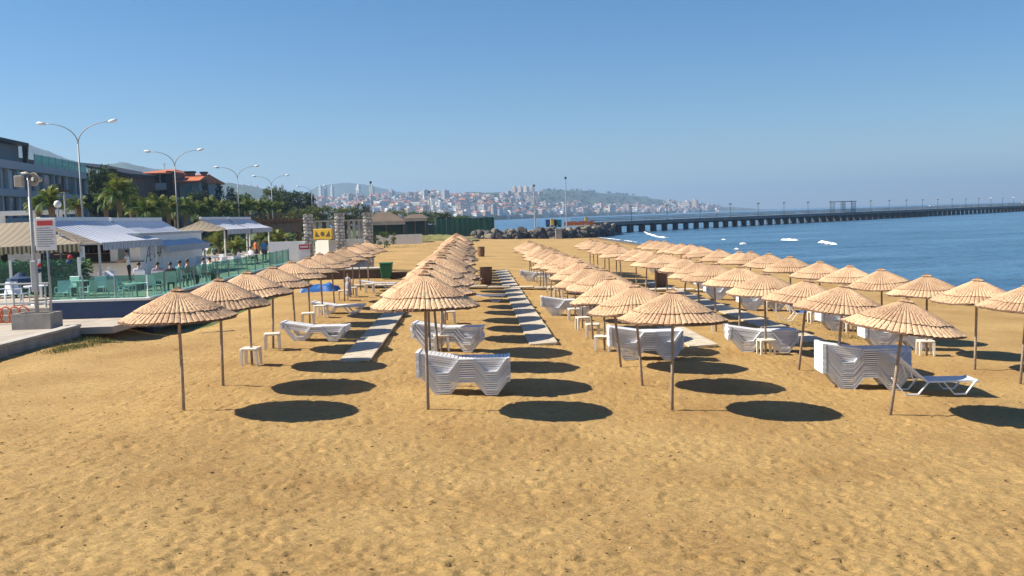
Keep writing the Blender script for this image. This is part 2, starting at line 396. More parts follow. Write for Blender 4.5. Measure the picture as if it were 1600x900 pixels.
def build_sea():
    ys = [-40.0, 0, 20]; y = 30.0
    while y < 700: ys.append(y); y += 0.35 * (y / 40) ** 1.25
    ys += [900, 1300, 2000, 3500, 6000, 9300]
    xs = [-5900, -3000, -800, -200, -30, 0] + list(np.arange(6, 60, 0.9)) + list(np.arange(60, 270, 3.0)) + [330, 450, 700, 1200, 3000, 6000, 8900]
    X, Y = np.meshgrid(np.array(xs, float), np.array(ys, float))
    ph = 0.05 * X + Y * 0.62 + 2.2 * vnoise(X / 14, Y / 30, 5)
    amp = 0.10 * np.exp(-((X - 30) / 60) ** 2) * np.clip(1.3 - Y / 260, 0, 1) + 0.04 * np.clip(1.5 - Y / 500, 0, 1)
    Z = SEA + amp * np.sin(ph) * (0.4 + vnoise(X / 9, Y / 5, 9))
    struct('sea', grid_mesh('sea', X, Y, Z, SEAM))
build_sea()

def interp(tab, x): a = np.array(tab, float); return np.interp(x, a[:, 0], a[:, 1])
COAST = [(-200, 1300), (760, 1400), (880, 2000), (1000, 2450), (1100, 2900), (1200, 3400)]
RIDGE = [(-200, 300), (420, 316), (500, 311), (560, 308), (640, 304), (700, 302), (760, 301), (800, 302), (840, 300), (870, 296.5), (900, 297.5), (950, 301.5), (1000, 306.5), (1040, 313), (1080, 318), (1130, 323), (1180, 326), (1215, 328.5)]
def land_z(px, t):
    c = interp(COAST, px); yr = interp(RIDGE, px); D = c + 1000
    top = HCAM + (hor(px) - yr) * D / FPX
    s = np.clip(t, 0, 1); s = s * s * (3 - 2 * s) * 0.45 + s * 0.55
    return -3.0 + (top + 3) * s - np.clip(t - 1, 0, 1) * top * 0.3, c + t * 1000
def land_pt(px, t):
    z, D = land_z(px, t); return Vector(((px - 800) / FPX * D, D, float(z)))
HILLG = pm('hill_scrub', (0.045, 0.07, 0.035), 0.9, 0.45, 0.012, bump=0.8, bscale=0.06)
def far_land():
    pxs = np.arange(-260, 1221, 9.0); ts = np.linspace(-0.02, 1.5, 40)
    P, T = np.meshgrid(pxs, ts); Z, D = land_z(P, T)
    Z = Z + (vnoise(P / 14, T * 9, 3) - 0.5) * 7 * np.clip(T * 3, 0, 1)
    X = (P - 800) / FPX * D
    struct('far_coast_land', grid_mesh('far_coast_land', X, D, Z, HILLG))
    def range_(name, prof, D0, rough):
        pxs = np.arange(prof[0][0], prof[-1][0] + 1, 6.0); k = np.linspace(0, 1, 14)
        P, K = np.meshgrid(pxs, k); top = HCAM + (hor(P) - interp(prof, P)) * D0 / FPX
        Z = -5 + (top + 5) * np.sin(np.minimum(K * 1.25, 1) * math.pi / 2) + (vnoise(P / 9, K * 8, 4) - 0.5) * rough
        D = D0 * (0.80 + 0.2 * K * 1.25); X = (P - 800) / FPX * D0 * (D / D0)
        struct(name, grid_mesh(name, X, D, Z, HILLG))
    range_('far_hill', [(455, 345), (480, 303), (500, 293), (530, 287.5), (560, 286.5), (590, 291.5), (620, 299), (660, 306), (700, 312), (740, 345)], 4300, 5)
    range_('mountain', [(-300, 190), (-100, 205), (0, 216), (60, 228), (90, 239), (130, 253), (165, 263), (185, 257), (205, 255), (240, 263), (300, 273), (345, 282), (380, 290), (440, 298), (490, 306), (560, 320), (600, 344)], 2250, 5)
far_land()

# ------------------------------------------------------------------ haze
def haze():
    m = bpy.data.materials.new('haze_air'); m.use_nodes = True; n = m.node_tree.nodes; l = m.node_tree.links
    n.remove(n['Principled BSDF'])
    v = n.new('ShaderNodeVolumePrincipled'); v.inputs['Color'].default_value = (0.45, 0.68, 1.0, 1); v.inputs['Density'].default_value = 0.00024
    v.inputs['Anisotropy'].default_value = 0.2
    l.new(v.outputs[0], n['Material Output'].inputs['Volume'])
    o = part('haze', boxm('haze', (-6000, -120, -10), (9000, 9500, 240), m)); tag(o, kind='stuff')
haze()

# ------------------------------------------------------------------ umbrellas
NB = 58
def wave(a, sd):                        # slow sag of the rim, another one for every variant
    q = random.Random(sd + 50); t = 0
    for k, am in ((1, .010), (2, .012), (3, .010), (5, .007), (8, .005)): t += am * q.uniform(.3, 1.2) * math.sin(k * a + q.uniform(0, 6.28))
    return t
def cone_mesh(name, prof, thick=0.02, phase=0.0, sd=0):
    """corrugated straw cone: prof = [(r, z)], NB reed bundles with stitched grooves"""
    sub = [(0.0, 0.0, 1), (0.14, 0.75, 0), (0.5, 1.0, 0), (0.86, 0.75, 0)]
    v = []; f = []; mi = []; uv = []
    n = NB * 4; d = 0.0; dist = [0.0]
    for i in range(1, len(prof)):
        d += math.hypot(prof[i][0] - prof[i - 1][0], prof[i][1] - prof[i - 1][1]); dist.append(d)
    R_ = random.Random(name + str(sd))
    wob = [R_.uniform(-0.02, 0.016) for _ in range(NB)]
    for i, (r, z) in enumerate(prof):
        last = (i == len(prof) - 1)
        for b in range(NB):
            for (o, h, _) in sub:
                a = 2 * math.pi * (b + o + phase) / NB
                hh = h * min(0.026, 0.040 * r + 0.002) + R_.uniform(-.0045, .0045) * min(1, 3 * r)
                rr = r + (wob[b] + 0.012 * h if last else 0)
                zz = z + hh + wave(a, sd) * r - (0.003 if (i + b) % 2 and 0 < i < len(prof) - 1 and h > 0.5 else 0)
                v.append((rr * math.cos(a), rr * math.sin(a), zz))
    for i in range(len(prof) - 1):
        for k in range(n):
            q = (k + 1) % n
            f.append((i * n + k, (i + 1) * n + k, (i + 1) * n + q, i * n + q))
            gap = (k % 4 in (0, 3))
            mi.append(1 if (k % 4 == 3 or k % 4 == 0) and prof[i + 1][0] > 0.12 and False else 0)
            uu = k / 4.0; uv += [(uu, dist[i]), (uu, dist[i + 1]), (uu + .25, dist[i + 1]), (uu + .25, dist[i])]
    # grooves: dark cord strips in every gap, widened to paint in the valleys' shade
    for b in range(NB):
        a = 2 * math.pi * (b + phase) / NB
        for i in range(len(prof) - 1):
            if prof[i + 1][0] < 0.25 and b % 2: continue
            r0, z0 = prof[i]; r1, z1 = prof[i + 1]; k0 = len(v)
            w0 = min(0.014, 0.022 * r0 + 0.002); w1 = min(0.014, 0.022 * r1 + 0.002)
            for (r, z, w) in ((r0, z0, w0), (r1, z1, w1)):
                off = 0.006 if r > 0.3 else 0.004
                wz = wave(a, sd) * r
                c, s_ = math.cos(a), math.sin(a)
                v.append((r * c + w * s_, r * s_ - w * c, z + wz + off)); v.append((r * c - w * s_, r * s_ + w * c, z + wz + off))
            f.append((k0, k0 + 2, k0 + 3, k0 + 1)); mi.append(1); uv += [(0, 0)] * 4
    # underside
    k0 = len(v); m2 = 48
    for (r, z) in (prof[-1], prof[0]):
        for j in range(m2):
            a = 2 * math.pi * j / m2; v.append((max(r - 0.004, 0.02) * math.cos(a), max(r - 0.004, 0.02) * math.sin(a), z - thick))
    for j in range(m2):
        q = (j + 1) % m2; f.append((k0 + j, k0 + q, k0 + m2 + q, k0 + m2 + j)); mi.append(0); uv += [(j, 0), (j + 1, 0), (j + 1, 1), (j, 1)]
    if 'skirt' in name:                       # frayed reed ends along the rim
        for b in range(NB * 3):
            a = 2 * math.pi * b / NB / 3 + R_.uniform(-.01, .01); r, z = prof[-1]; k0 = len(v); ln = R_.uniform(.01, .05); w = .006
            wz = wave(a, sd) * r + z + .004; c, s_ = math.cos(a), math.sin(a); q = R_.uniform(-.02, .02)
            v += [(r * c + w * s_, r * s_ - w * c, wz), (r * c - w * s_, r * s_ + w * c, wz), ((r + ln * .8) * c - q * s_, (r + ln * .8) * s_ + q * c, wz - ln * .75)]
            f.append((k0, k0 + 1, k0 + 2)); mi.append(0); uv += [(b / 3, 1.2), (b / 3 + .1, 1.2), (b / 3, 1.3)]
    me = bpy.data.meshes.new(name); me.from_pydata(v, [], f); me.materials.append(STRAW); me.materials.append(CORD)
    me.polygons.foreach_set('material_index', mi)
    ul = me.uv_layers.new(name='weave'); ul.data.foreach_set('uv', np.array(uv, float).ravel())
    me.update(); return me
def ring_mesh(name, r, z, t, n=60, mat=CORD, wav=0.0, sd=0):
    m = MB(); R_ = random.Random(name)
    pts = []
    for j in range(n + 1):
        a = 2 * math.pi * j / n; zz = wave(a, sd) * r
        rr = r + wav * math.sin(j * 2.0) ; pts.append((rr * math.cos(a), rr * math.sin(a), z + zz + wav * 0.6 * math.sin(j * 2.1)))
    m.tube(pts, t, 5, cap=False); return m.mesh(name, mat)
RU = 1.07
def czz(r): return -0.015 - 0.55 * (r / RU) - 0.015 * (r / RU) ** 6
VAR = []
for sd_ in range(5):
    upper = cone_mesh('canopy', [(r, czz(r)) for r in (0.06, 0.11, 0.155, 0.20, 0.245, 0.29, 0.335, 0.38, 0.425, 0.47, 0.515, 0.56, 0.605, 0.65, 0.695, 0.74, 0.775, 0.805)], sd=sd_)
    lower = cone_mesh('canopy_skirt', [(r, czz(r) - 0.006) for r in (0.79, 0.835, 0.88, 0.925, 0.97, 1.02, RU)], sd=sd_)
    capm = cone_mesh('canopy_cap', [(0.012, 0.006), (0.04, -0.006), (0.08, -0.034), (0.125, czz(0.125) + 0.016)], 0.012, sd=sd_)
    ringu = ring_mesh('hem_cord', 0.800, czz(0.80) + 0.020, 0.008, wav=0.005, sd=sd_)
    ringl = ring_mesh('rim_cord', RU, czz(RU) - 0.006, 0.018, wav=0.010, sd=sd_)
    ringc = ring_mesh('cap_cord', 0.127, czz(0.125) + 0.016, 0.008, 30, sd=sd_)
    VAR.append((('canopy', upper), ('canopy_skirt', lower), ('canopy_cap', capm), ('hem_cord', ringu), ('rim_cord', ringl), ('cap_cord', ringc)))
ribm = MB()
for k in range(8):
    a = k * math.pi / 4; c, s_ = math.cos(a), math.sin(a)
    ribm.tube([(0.03 * c, 0.03 * s_, -0.11), (0.98 * c, 0.98 * s_, czz(0.98) - 0.075)], [0.013, 0.010], 5)
ribm = ribm.mesh('rib', WOOD)
def pole_mesh(h):
    m = MB(); m.tube([(0, 0, -0.3), (0.004, 0.002, h * 0.35), (-0.003, 0.003, h * 0.7), (0, 0, h - 0.03)], [0.034, 0.032, 0.029, 0.027], 9); return m.mesh('pole', WOOD, smooth=True)
PH = 2.33
polem = pole_mesh(PH)
UMBS = []
def umbrella(base, label, group, top=None, zs=1.0, sz=1.0, seed=0):
    R_ = random.Random(seed)
    t = thing('beach_umbrella', base, label, 'umbrella', group)
    part('pole', polem, t)
    for nm, me in VAR[seed % 5]:
        part(nm, me, t, (0, 0, PH), (0, 0, 0))
    part('ribs', ribm, t, (0, 0, PH))['kind'] = 'stuff'
    t.scale = (sz, sz, zs)
    tx = R_.gauss(0, 0.03); ty = R_.gauss(0, 0.025)
    if top is not None:
        d = Vector(top) - Vector(base); tx = d.x / d.z; ty = R_.uniform(-0.03, 0.01)
    t.rotation_euler = (-ty, tx, 0)
    t.rotation_euler = (Matrix.Rotation(tx, 3, 'Y') @ Matrix.Rotation(-ty, 3, 'X') @ Matrix.Rotation(R_.uniform(0, 6.28), 3, 'Z')).to_euler()
    UMBS.append(t); return t
# rows: near ones by their feet (px, py, apex px); the rest by where their posts stand along the row's line
def row_line(L, px):                     # point of the row with offset L seen at column px
    d = L * FPX / (px - 740.0); x = (px - 800) / FPX * d
    return Vector((x, d, gz(x, d)))
ROWS = {
 'A': dict(name='row by the cafe', near=[(287, 640, 277), (348.6, 603, 343.7), (394, 571, 387), (427, 544, 425)], far=[457.5, 481, 502, 521, 537, 551, 563, 576], zs=1.0, sz=1.0),
 'B': dict(name='row left of the middle walkway', near=[(669, 640, 663)], far=None, zs=1.13, sz=0.97),
 'C': dict(name='row right of the middle walkway', near=[(1050, 640, 1051), (1003.7, 603, 990), (970, 573, 953)], far=[942.7, 925, 909, 897.7, 886, 876, 868, 861, 855, 849.5, 844.5, 839.5, 835.5, 831.5, 828], zs=1.0, sz=1.0),
 'D': dict(name='row second from the sea', near=[(1391, 648, 1416), (1305, 605, 1319), (1248, 578, 1262)], far=[1196, 1155, 1119, 1094, 1069, 1043, 1025, 1009, 995, 972, 963, 953, 946, 935, 929, 922.5], zs=1.0, sz=1.02),
 'E': dict(name='row nearest the sea', near=[(1594, 600, 1606), (1523, 578, 1527)], far=[1450, 1380, 1327, 1281.6, 1237, 1201, 1172.7, 1157, 1127, 1100, 1080, 1064, 1054, 1039, 1029, 1018], zs=1.0, sz=1.0),
}
for key, rw in ROWS.items():
    pts = []; tops = []
    for (px, py, ax) in rw['near']:
        b = hit(px, py); pts.append(b); tops.append(at(ax, py - PH * rw['zs'] * FPX / b.y, b.y))
    b = pts[-1]; L = b.x + 0.04 * b.y
    if rw['far'] is None:
        for k in range(1, 19):
            y = b.y + 2.72 * k + random.uniform(-.15, .15); x = b.x - 0.04 * 2.72 * k * 1.0 + random.uniform(-.06, .06)
            pts.append(Vector((x, y, gz(x, y)))); tops.append(None)
    else:
        ld = None
        for px in rw['far']:
            # keep the row's own line: offset L at the depth of this post
            p = row_line(L, px); pts.append(p); tops.append(None)
    n = len(pts)
    for i, (p, tp) in enumerate(zip(pts, tops)):
        last = ', farthest of all' if i == n - 1 else ''
        w = f'straw umbrella, {ORD[i]} from the camera in the {rw["name"]}' if i else f'straw umbrella nearest the camera in the {rw["name"]}'
        if i == n - 1: w = f'straw umbrella farthest from the camera in the {rw["name"]}'
        umbrella(p, w, 'straw beach umbrellas in rows', tp, rw['zs'] * random.uniform(.98, 1.02), rw['sz'] * random.uniform(.97, 1.03), hash((key, i)) % 9999 if False else ord(key) * 100 + i)

# ------------------------------------------------------------------ sun loungers
LEGP = [(0.10, 0.37), (0.39, 0.0), (0.66, 0.0), (0.88, 0.27), (1.19, 0.27), (1.42, 0.0), (1.66, 0.0), (1.86, 0.26), (1.90, 0.275)]
def leg_frame_mesh(s):
    m = MB(); th = 0.027; y0, y1 = (0.285, 0.345) if s > 0 else (-0.345, -0.285)
    up = [(x, z + th) for x, z in LEGP]
    m.prism(LEGP + up[::-1], y0, y1)
    return m.mesh('leg_frame', PLAST)
legL, legR = leg_frame_mesh(1), leg_frame_mesh(-1)
def deck_mesh(name, x0, x1, zf, nsl):
    m = MB(); w = (x1 - x0) / nsl
    for i in range(nsl):
        a = x0 + i * w; b_ = a + w * 0.80
        m.add([(a, -.265, zf(a)), (b_, -.265, zf(b_)), (b_, .265, zf(b_)), (a, .265, zf(a)), (a, -.265, zf(a) - .02), (b_, -.265, zf(b_) - .02), (b_, .265, zf(b_) - .02), (a, .265, zf(a) - .02)],
              [(0, 1, 2, 3), (7, 6, 5, 4), (4, 5, 1, 0), (5, 6, 2, 1), (6, 7, 3, 2), (7, 4, 0, 3)])
    for s in (-1, 1):
        ya, yb = sorted((s * .285, s * .245))
        m.prism([(x0, zf(x0) - .035), (x1, zf(x1) - .035), (x1, zf(x1) + .004), (x0, zf(x0) + .004)], ya, yb)
    return m
seatm = deck_mesh('seat', 0.86, 1.88, lambda x: 0.295, 13)
seatm.box((1.875, -.345, .27), (1.93, .345, .305))
seatm = seatm.mesh('seat', PLAST)
bz = lambda x: 0.30 + (0.86 - x) * 0.165
backm = deck_mesh('backrest', 0.03, 0.855, bz, 10)
backm.box((-0.03, -.345, bz(0) - .05), (0.045, .345, bz(0) + .012)); backm = backm.mesh('backrest', PLAST)
# raised backrest: hinge at the origin
up_ = deck_mesh('backrest', -0.80, 0.0, lambda x: 0.0, 10); up_.box((-.845, -.28, -.035), (-.795, .28, .012))
upm = up_.mesh('backrest', PLAST)
strutm = MB().tube([(0, -.22, 0), (0.22, -.22, -.30)], .013, 6).tube([(0, .22, 0), (.22, .22, -.30)], .013, 6).mesh('back_strut', PLAST)
def lounger(loc, rz, label, group, raise_=None, rx=0.0, ry=0.0):
    t = thing('sun_lounger', loc, label, 'sun lounger', group, rz)
    t.rotation_euler = (rx, ry, rz)
    part('leg_frame', legL, t); part('leg_frame', legR, t); part('seat', seatm, t)
    if raise_ is None: part('backrest', backm, t)
    else:
        part('backrest', upm, t, (0.86, 0, 0.30), (0, raise_, 0))
        part('back_strut', strutm, t, (0.86 - 0.5 * math.cos(raise_), 0, 0.30 + 0.5 * math.sin(raise_)), (0, 0.35, 0))
    return t
TOPW = ['topmost', 'second from top', 'third from top', 'fourth from top', 'fifth from top', 'sixth from top', 'seventh from top', 'eighth from top', 'ninth from top', 'tenth from top', 'eleventh from top', 'twelfth from top', 'thirteenth from top', 'fourteenth from top']
def stack(pxl, pxr, pyb, n, where, yaw=0.0, messy=0.0, pitch=0.047):
    """a stack whose feet stand on screen row pyb between columns pxl and pxr"""
    c = hit((pxl + pxr) / 2, pyb); rz = yaw - 0.04
    cx = 0.95; off = Vector((math.cos(rz) * cx - math.sin(rz) * -0.31, math.sin(rz) * cx + math.cos(rz) * -0.31, 0))
    b = c - off
    for k in range(n):
        dx, dy, dr = [random.uniform(-1, 1) * (0.006 + messy * k / n) for _ in range(3)]
        nm = 'lowest' if (k == 0 and n > 1) else TOPW[n - 1 - k]
        lb = f'white sun lounger, {nm}, in {where}' if n > 1 else f'white sun lounger standing alone {where}'
        lounger((b.x + dx, b.y + dy, gz(b.x + cx, b.y) + pitch * k - 0.012), rz + dr * 0.7, lb, 'white plastic sun loungers', ry=0.0)
stack(653, 796, 617, 11, 'the front stack left of the middle walkway', 0.02)
stack(645, 752, 549, 9, 'the leaning stack left of the middle walkway', -0.06, 0.05)
stack(718, 790, 472, 1, 'beside the middle walkway under the left row')
stack(700, 748, 446, 2, 'the small stack by the wicker bin')
stack(437, 543, 533, 4, 'the low stack nearest the left row')
stack(487, 567, 491, 2, 'the pair behind the low left stack')
stack(563, 616, 451, 1, 'near the green bin')
stack(845, 927, 494, 8, 'the stack behind the line of tables', 0.03)
stack(816, 862, 440, 6, 'the far stack right of the middle walkway')
stack(953, 1068, 563, 11, 'the front stack right of the middle walkway', 0.03)
stack(1138, 1247, 551, 8, 'the messy stack left of the tallest one', -0.05, 0.03)
stack(1284, 1425, 608, 14, 'the tall front stack on the right', 0.0)
stack(1348, 1460, 547, 12, 'the front stack in the row nearest the sea')
stack(1283, 1372, 518, 10, 'the second stack in the row nearest the sea', 0.04)
stack(1156, 1228, 486, 10, 'the stack left of the blue towel')
stack(1106, 1165, 469, 9, 'the third farthest stack of the seaward row')
stack(1090, 1142, 455, 8, 'the half hidden far stack, seaward row')
stack(1030, 1068, 434, 8, 'the second farthest stack of the seaward row')
stack(1016, 1050, 427, 8, 'the farthest stack of the seaward row')
# open loungers
p = hit(1410, 618); lounger((p.x - 0.30, p.y + 0.35, gz(p.x, p.y)), -0.06, 'open white sun lounger with raised backrest beside the tall front stack', 'white plastic sun loungers', raise_=0.75)
p = hit(1225, 502); lt = lounger((p.x - 0.35, p.y + 0.35, gz(p.x, p.y)), -0.10, 'open white sun lounger with a blue towel over its raised backrest', 'white plastic sun loungers', raise_=0.85)
BLUE = pm('blue_towel', (0.03, 0.14, 0.42), 0.9, 0.3, 9, bump=0.4, bscale=50)
def towel():
    m = MB(); prof = []
    a = 0.85
    for k in range(9): s = 0.78 - 0.78 * k / 8; prof.append((0.86 - s * math.cos(a) + 0.02 * math.sin(a), 0.30 + s * math.sin(a) + 0.022))
    for k in range(1, 9): prof.append((0.86 + 0.95 * k / 8, 0.318 + 0.006 * math.sin(k * 2)))
    vs = []; fs = []
    for i, (x, z) in enumerate(prof):
        for j in range(7): vs.append((x, -0.27 + 0.09 * j, z + 0.008 * math.sin(i * 1.3 + j * 2.1)))
    for i in range(len(prof) - 1):
        for j in range(6): fs.append((i * 7 + j, i * 7 + j + 1, (i + 1) * 7 + j + 1, (i + 1) * 7 + j))
    m.add(vs, fs); o = solo('beach_towel', m, BLUE, 'blue towel spread over the open lounger in the row nearest the sea', 'towel', smooth=True)
    o.location = lt.location; o.rotation_euler = lt.rotation_euler
towel()

# ------------------------------------------------------------------ side tables, bins, walkways
topm = MB()
topm.box((-.215, -.215, .425), (.215, .215, .45)); topm.box((-.2, -.2, .395), (.2, .2, .425)); topm = topm.mesh('tabletop', PLASTC, bevel=0.012)
legm = MB(); legm.add([(.0, .0, 0), (.045, 0, 0), (.045, .045, 0), (0, .045, 0), (-.03, -.03, .40), (.045, -.03, .40), (.045, .045, .40), (-.03, .045, .40)],
    [(0, 3, 2, 1), (4, 5, 6, 7), (0, 1, 5, 4), (1, 2, 6, 5), (2, 3, 7, 6), (3, 0, 4, 7)]); legm = legm.mesh('leg', PLASTC)
def table(px, py, label):
    p = hit(px, py - 3); t = thing('side_table', (p.x, p.y, gz(p.x, p.y)), label, 'side table', 'small white plastic tables', random.uniform(-.2, .2))
    t.scale = (1, 1, random.uniform(.95, 1.03))
    part('tabletop', topm, t)
    for k in range(4):
        a = k * math.pi / 2; q = Matrix.Rotation(a, 3, 'Z') @ Vector((.165, .165, 0)); part('leg', legm, t, q, (0, 0, a))
for px, py, lb in [
    (393, 574, 'nearest white plastic side table in the left row, by the third post'), (426.5, 549, 'white plastic side table left of the low lounger stack'),
    (482, 511, 'white side table just behind the low left lounger stack'), (502, 499, 'white side table before the lounger pair at left'),
    (537, 472, 'white side table just left of the child'), (551, 466, 'white side table right in front of the child'),
    (578, 461, 'white side table to the right of the child'),
    (690, 551, 'white side table before the leaning stack behind the front middle pole'), (702, 508, 'white side table behind the leaning lounger stack'),
    (941, 551, 'white side table touching the left end of the front right stack'), (926.5, 531, 'second white side table in the line right of the middle walkway'),
    (910.5, 519, 'third white side table in the line right of the middle walkway'), (897, 504, 'fourth white side table in the line, by the lounger stack'),
    (862, 466, 'white side table behind the stack right of the middle walkway'), (873, 470, 'white side table farthest back behind the stool line stack'), (846, 447, 'white side table by the far stack right of the middle walkway'),
    (1197, 557, 'white side table in front of the messy lounger stack'), (1122, 522, 'white side table with a purple tinge behind the nearest right umbrella'),
    (1328, 522, 'white side table in the seaward row near the blue towel lounger'), (1446, 558, 'white side table at the right end of the front seaward stack'),
    (1273, 508, 'white side table at the foot of the lounger with the blue towel'), (1204, 489, 'white side table between two stacks of the seaward row'),
    (1076, 447, 'white side table far back in the row second from the sea')]:
    table(px, py, lb)

WICK = stripe_mat('wicker', (0.26, 0.14, 0.07), (0.10, 0.05, 0.025), 0.06, 2, tr=0.0)
def wbin(px, py, label, h=0.95, r=0.33):
    p = hit(px, py - 3); t = thing('wicker_bin', (p.x, p.y, gz(p.x, p.y)), label, 'bin', 'wicker bins on the sand')
    m = MB(); n = 22
    m.lathe([(r * .86, 0), (r * 1.0, h * .3), (r * 1.04, h * .6), (r, h * .97)], n); part('basket', m.mesh('basket', WICK), t)
    m = MB(); m.lathe([(r * 1.05, h * .94), (r * 1.1, h * .97), (r * 1.05, h), (r * .8, h * 1.0), (r * .78, h * .9)], n); part('rim', m.mesh('rim', CORD), t)
wbin(760, 447, 'brown wicker bin beside the middle walkway')
wbin(752, 404, 'dark wicker bin at the far end of the left middle row')
wbin(1033, 453, 'brown wicker bin between the two rows nearest the sea')

wpm = MB(); 
for k in range(10): wpm.box((-.41, k * .12 + .006, -.035 + .002 * (k % 3)), (.41, k * .12 + .114, .022 + .003 * ((k * 7) % 3)))
wpm.box((-.36, 0.004, -.06), (-.30, 1.196, -.036)); wpm.box((.30, 0.004, -.06), (.36, 1.196, -.036))
wpm = wpm.mesh('board_panel', BOARD)
def walkway(L, y0, y1, label):
    x0 = L - .04 * y0; t = thing('walkway', (x0, y0, 0), label, 'walkway', 'board walkways laid on the sand')
    n = int((y1 - y0) / 1.2)
    for k in range(n):
        y = y0 + k * 1.2; x = L - .04 * y; z = gz(x, y) + .05 + random.uniform(-.006, .006)
        part('board_panel', wpm, t, (x - x0 + random.uniform(-.01, .01), y - y0, z), (random.uniform(-.004, .004), -SLOPE * -1, .04 + random.uniform(-.006, .006)))
p1 = hit(555, 566); walkway(p1.x + .04 * p1.y, p1.y, p1.y + 22, 'cream board walkway left of the front lounger stack')
p2 = hit(849, 540); walkway(p2.x + .04 * p2.y, p2.y, 68, 'long cream board walkway down the middle striped by umbrella shadows')
p3 = hit(1100, 543); walkway(p3.x + .04 * p3.y, p3.y, 58, 'cream board walkway behind the nearest umbrella right of the middle')
p4 = hit(1268, 535); walkway(p4.x + .04 * p4.y, p4.y, 58, 'shaded board walkway between the two rows nearest the sea')
def crosswalk():
    y0 = 50.0; t = thing('walkway', (-8.5, y0, 0), 'long narrow board path crossing the rows far down the beach', 'walkway', 'board walkways laid on the sand')
    x = -8.5
    while x < 11:
        part('board_panel', wpm, t, (x + 8.5, 0, gz(x, y0) + .09), (0, 0, -math.pi / 2 - .0)); x += 1.2
crosswalk()

# ------------------------------------------------------------------ LEFT: promenade, terrace, cafe
GRASS = pm('park_grass', (0.075, 0.105, 0.03), 0.9, 0.4, 0.5, bump=0.6, bscale=8)
PAVE = pm('paving', (0.42, 0.37, 0.31), 0.85, 0.15, 1.5, bump=0.2, bscale=20, dirt=0.3, dirtcol=(0.25, 0.21, 0.17))
def edge(y): return -12.9 - 0.045 * (y - 34)             # sea-side edge of the terrace
struct('park_ground', MB().slab([(-230, 24), (-16.6, 24), (-16.6, 34.3), (edge(34.3) - 3, 34.3), (edge(100) - 2, 100), (edge(160) - 4, 160), (-26, 420), (-500, 420)], -2, 0.50).mesh('park_ground', GRASS))
def pavement():
    m = MB(); m.slab([(-24, 22), (-14.3, 22), (-14.3, 30.9), (-24, 30.9)], -1, 0.56)
    struct('pavement', m.mesh('pavement', PAVE))
pavement()
def deck_slab():
    t = thing('concrete_deck', (-17, 31, 0), 'low concrete deck slabs in front of the navy cafe wall', 'deck')
    xs = [-19.6, -18.0, -16.3, -14.6, -12.95]
    for a, b in zip(xs[:-1], xs[1:]):
        m = MB(); dz = random.uniform(-.01, .01); m.slab([(a + .015, 30.95), (b - .015, 30.95), (b - .015 - (.0 if b > -13 else 0), 33.95), (a + .015, 33.95)], 0.30, 0.53 + dz)
        part('slab', m.mesh('slab', PAVE, bevel=.01), t, (17, -31, 0))
    m = MB()
    for k in range(4): m.box((-12.93 - .28 * k * .15 - .75, 34.0 + 2.2 * k, .15), (-12.5 - .045 * 2.2 * k + .0, 36.1 + 2.2 * k, .42 - .03 * k))
    part('edge_strip', m.mesh('edge_strip', CONC), t, (17, -31, 0))
deck_slab()
def low_wall():
    t = thing('retaining_wall', (-14.15, 28, 0), 'low concrete retaining wall at the left edge of the sand', 'wall')
    y = 19.0
    while y < 30.9:
        part('block', MB().box((-.15, y + .01, -.6), (.16, min(y + 2.4, 30.9) - .01, .56)).mesh('block', CONC, bevel=.01), t, (0, -28, 0))
        part('coping', MB().box((-.20, y + .005, .562), (.20, min(y + 2.4, 30.9) - .005, .635)).mesh('coping', CONCP, bevel=.01), t, (0, -28, 0)); y += 2.4
low_wall()
def planter():
    p = hit(49, 515, 0.56)
    m = MB(); w, d, h = .62, .42, .50
    m.slab([(-w, -d), (w, -d), (w, d), (-w, d)], 0.0, h - .12)
    for lo, hi in (((-w, -d, h - .12), (w, -d + .1, h)), ((-w, d - .1, h - .12), (w, d, h)), ((-w, -d + .1, h - .12), (-w + .1, d - .1, h)), ((w - .1, -d + .1, h - .12), (w, d - .1, h))): m.box(lo, hi)
    solo('concrete_planter', m, CONC, 'grey concrete block at the foot of the loudspeaker pole', 'planter', loc=(p.x, p.y + .42, .56))
    # pole with horn loudspeaker
    b = Vector((p.x + .02, p.y + .42, .94)); topz = 5.45
    t = thing('loudspeaker_pole', b, 'grey steel pole carrying a horn loudspeaker and a junction box', 'pole')
    hh = topz - b.z
    part('pole', MB().tube([(0, 0, 0), (0, 0, hh)], [.065, .05], 10).mesh('pole', METAL, smooth=True), t)
    part('equipment_box', MB().box((-.07, -.13, .75), (.12, .0, 1.75)).mesh('equipment_box', GREYP, bevel=.02), t, (.02, -.06, .05))
    hz = hh - .12
    m = MB(); m.lathe([(.22, 0), (.215, .04), (.16, .08), (.11, .16), (.09, .24), (.07, .30)], 20)
    h = part('horn', m.mesh('horn', pm('horn_shell', (.42, .36, .30), .5, .1), smooth=False), t, (.20, -.10, hz), (R(-90), 0, R(-22)))
    m = MB(); m.lathe([(.195, -.004), (.09, .05), (.06, .06)], 18); part('horn_mouth', m.mesh('horn_mouth', pm('horn_inside', (.05, .045, .045), .5)), h, (0, 0, -.012))
    m = MB(); m.lathe([(.06, -.02), (.07, 0), (.03, .03)], 12); part('horn_core', m.mesh('horn_core', GREYP), h, (0, 0, -.02))
    part('junction_box', MB().box((-.42, -.10, hz - .22), (-.17, .08, hz + .13)).mesh('junction_box', pm('beige_box', (.42, .38, .32), .5), bevel=.015), t)
    part('bracket', MB().box((-.30, .081, hz + .0), (.30, .11, hz + .05)).mesh('bracket', CORD), t)
    part('floodlight', MB().box((.30, -.12, hz + .16), (.50, .02, hz + .22)).mesh('floodlight', WHITE, bevel=.02), t, (0, 0, 0), (0, R(-6), 0))
planter()

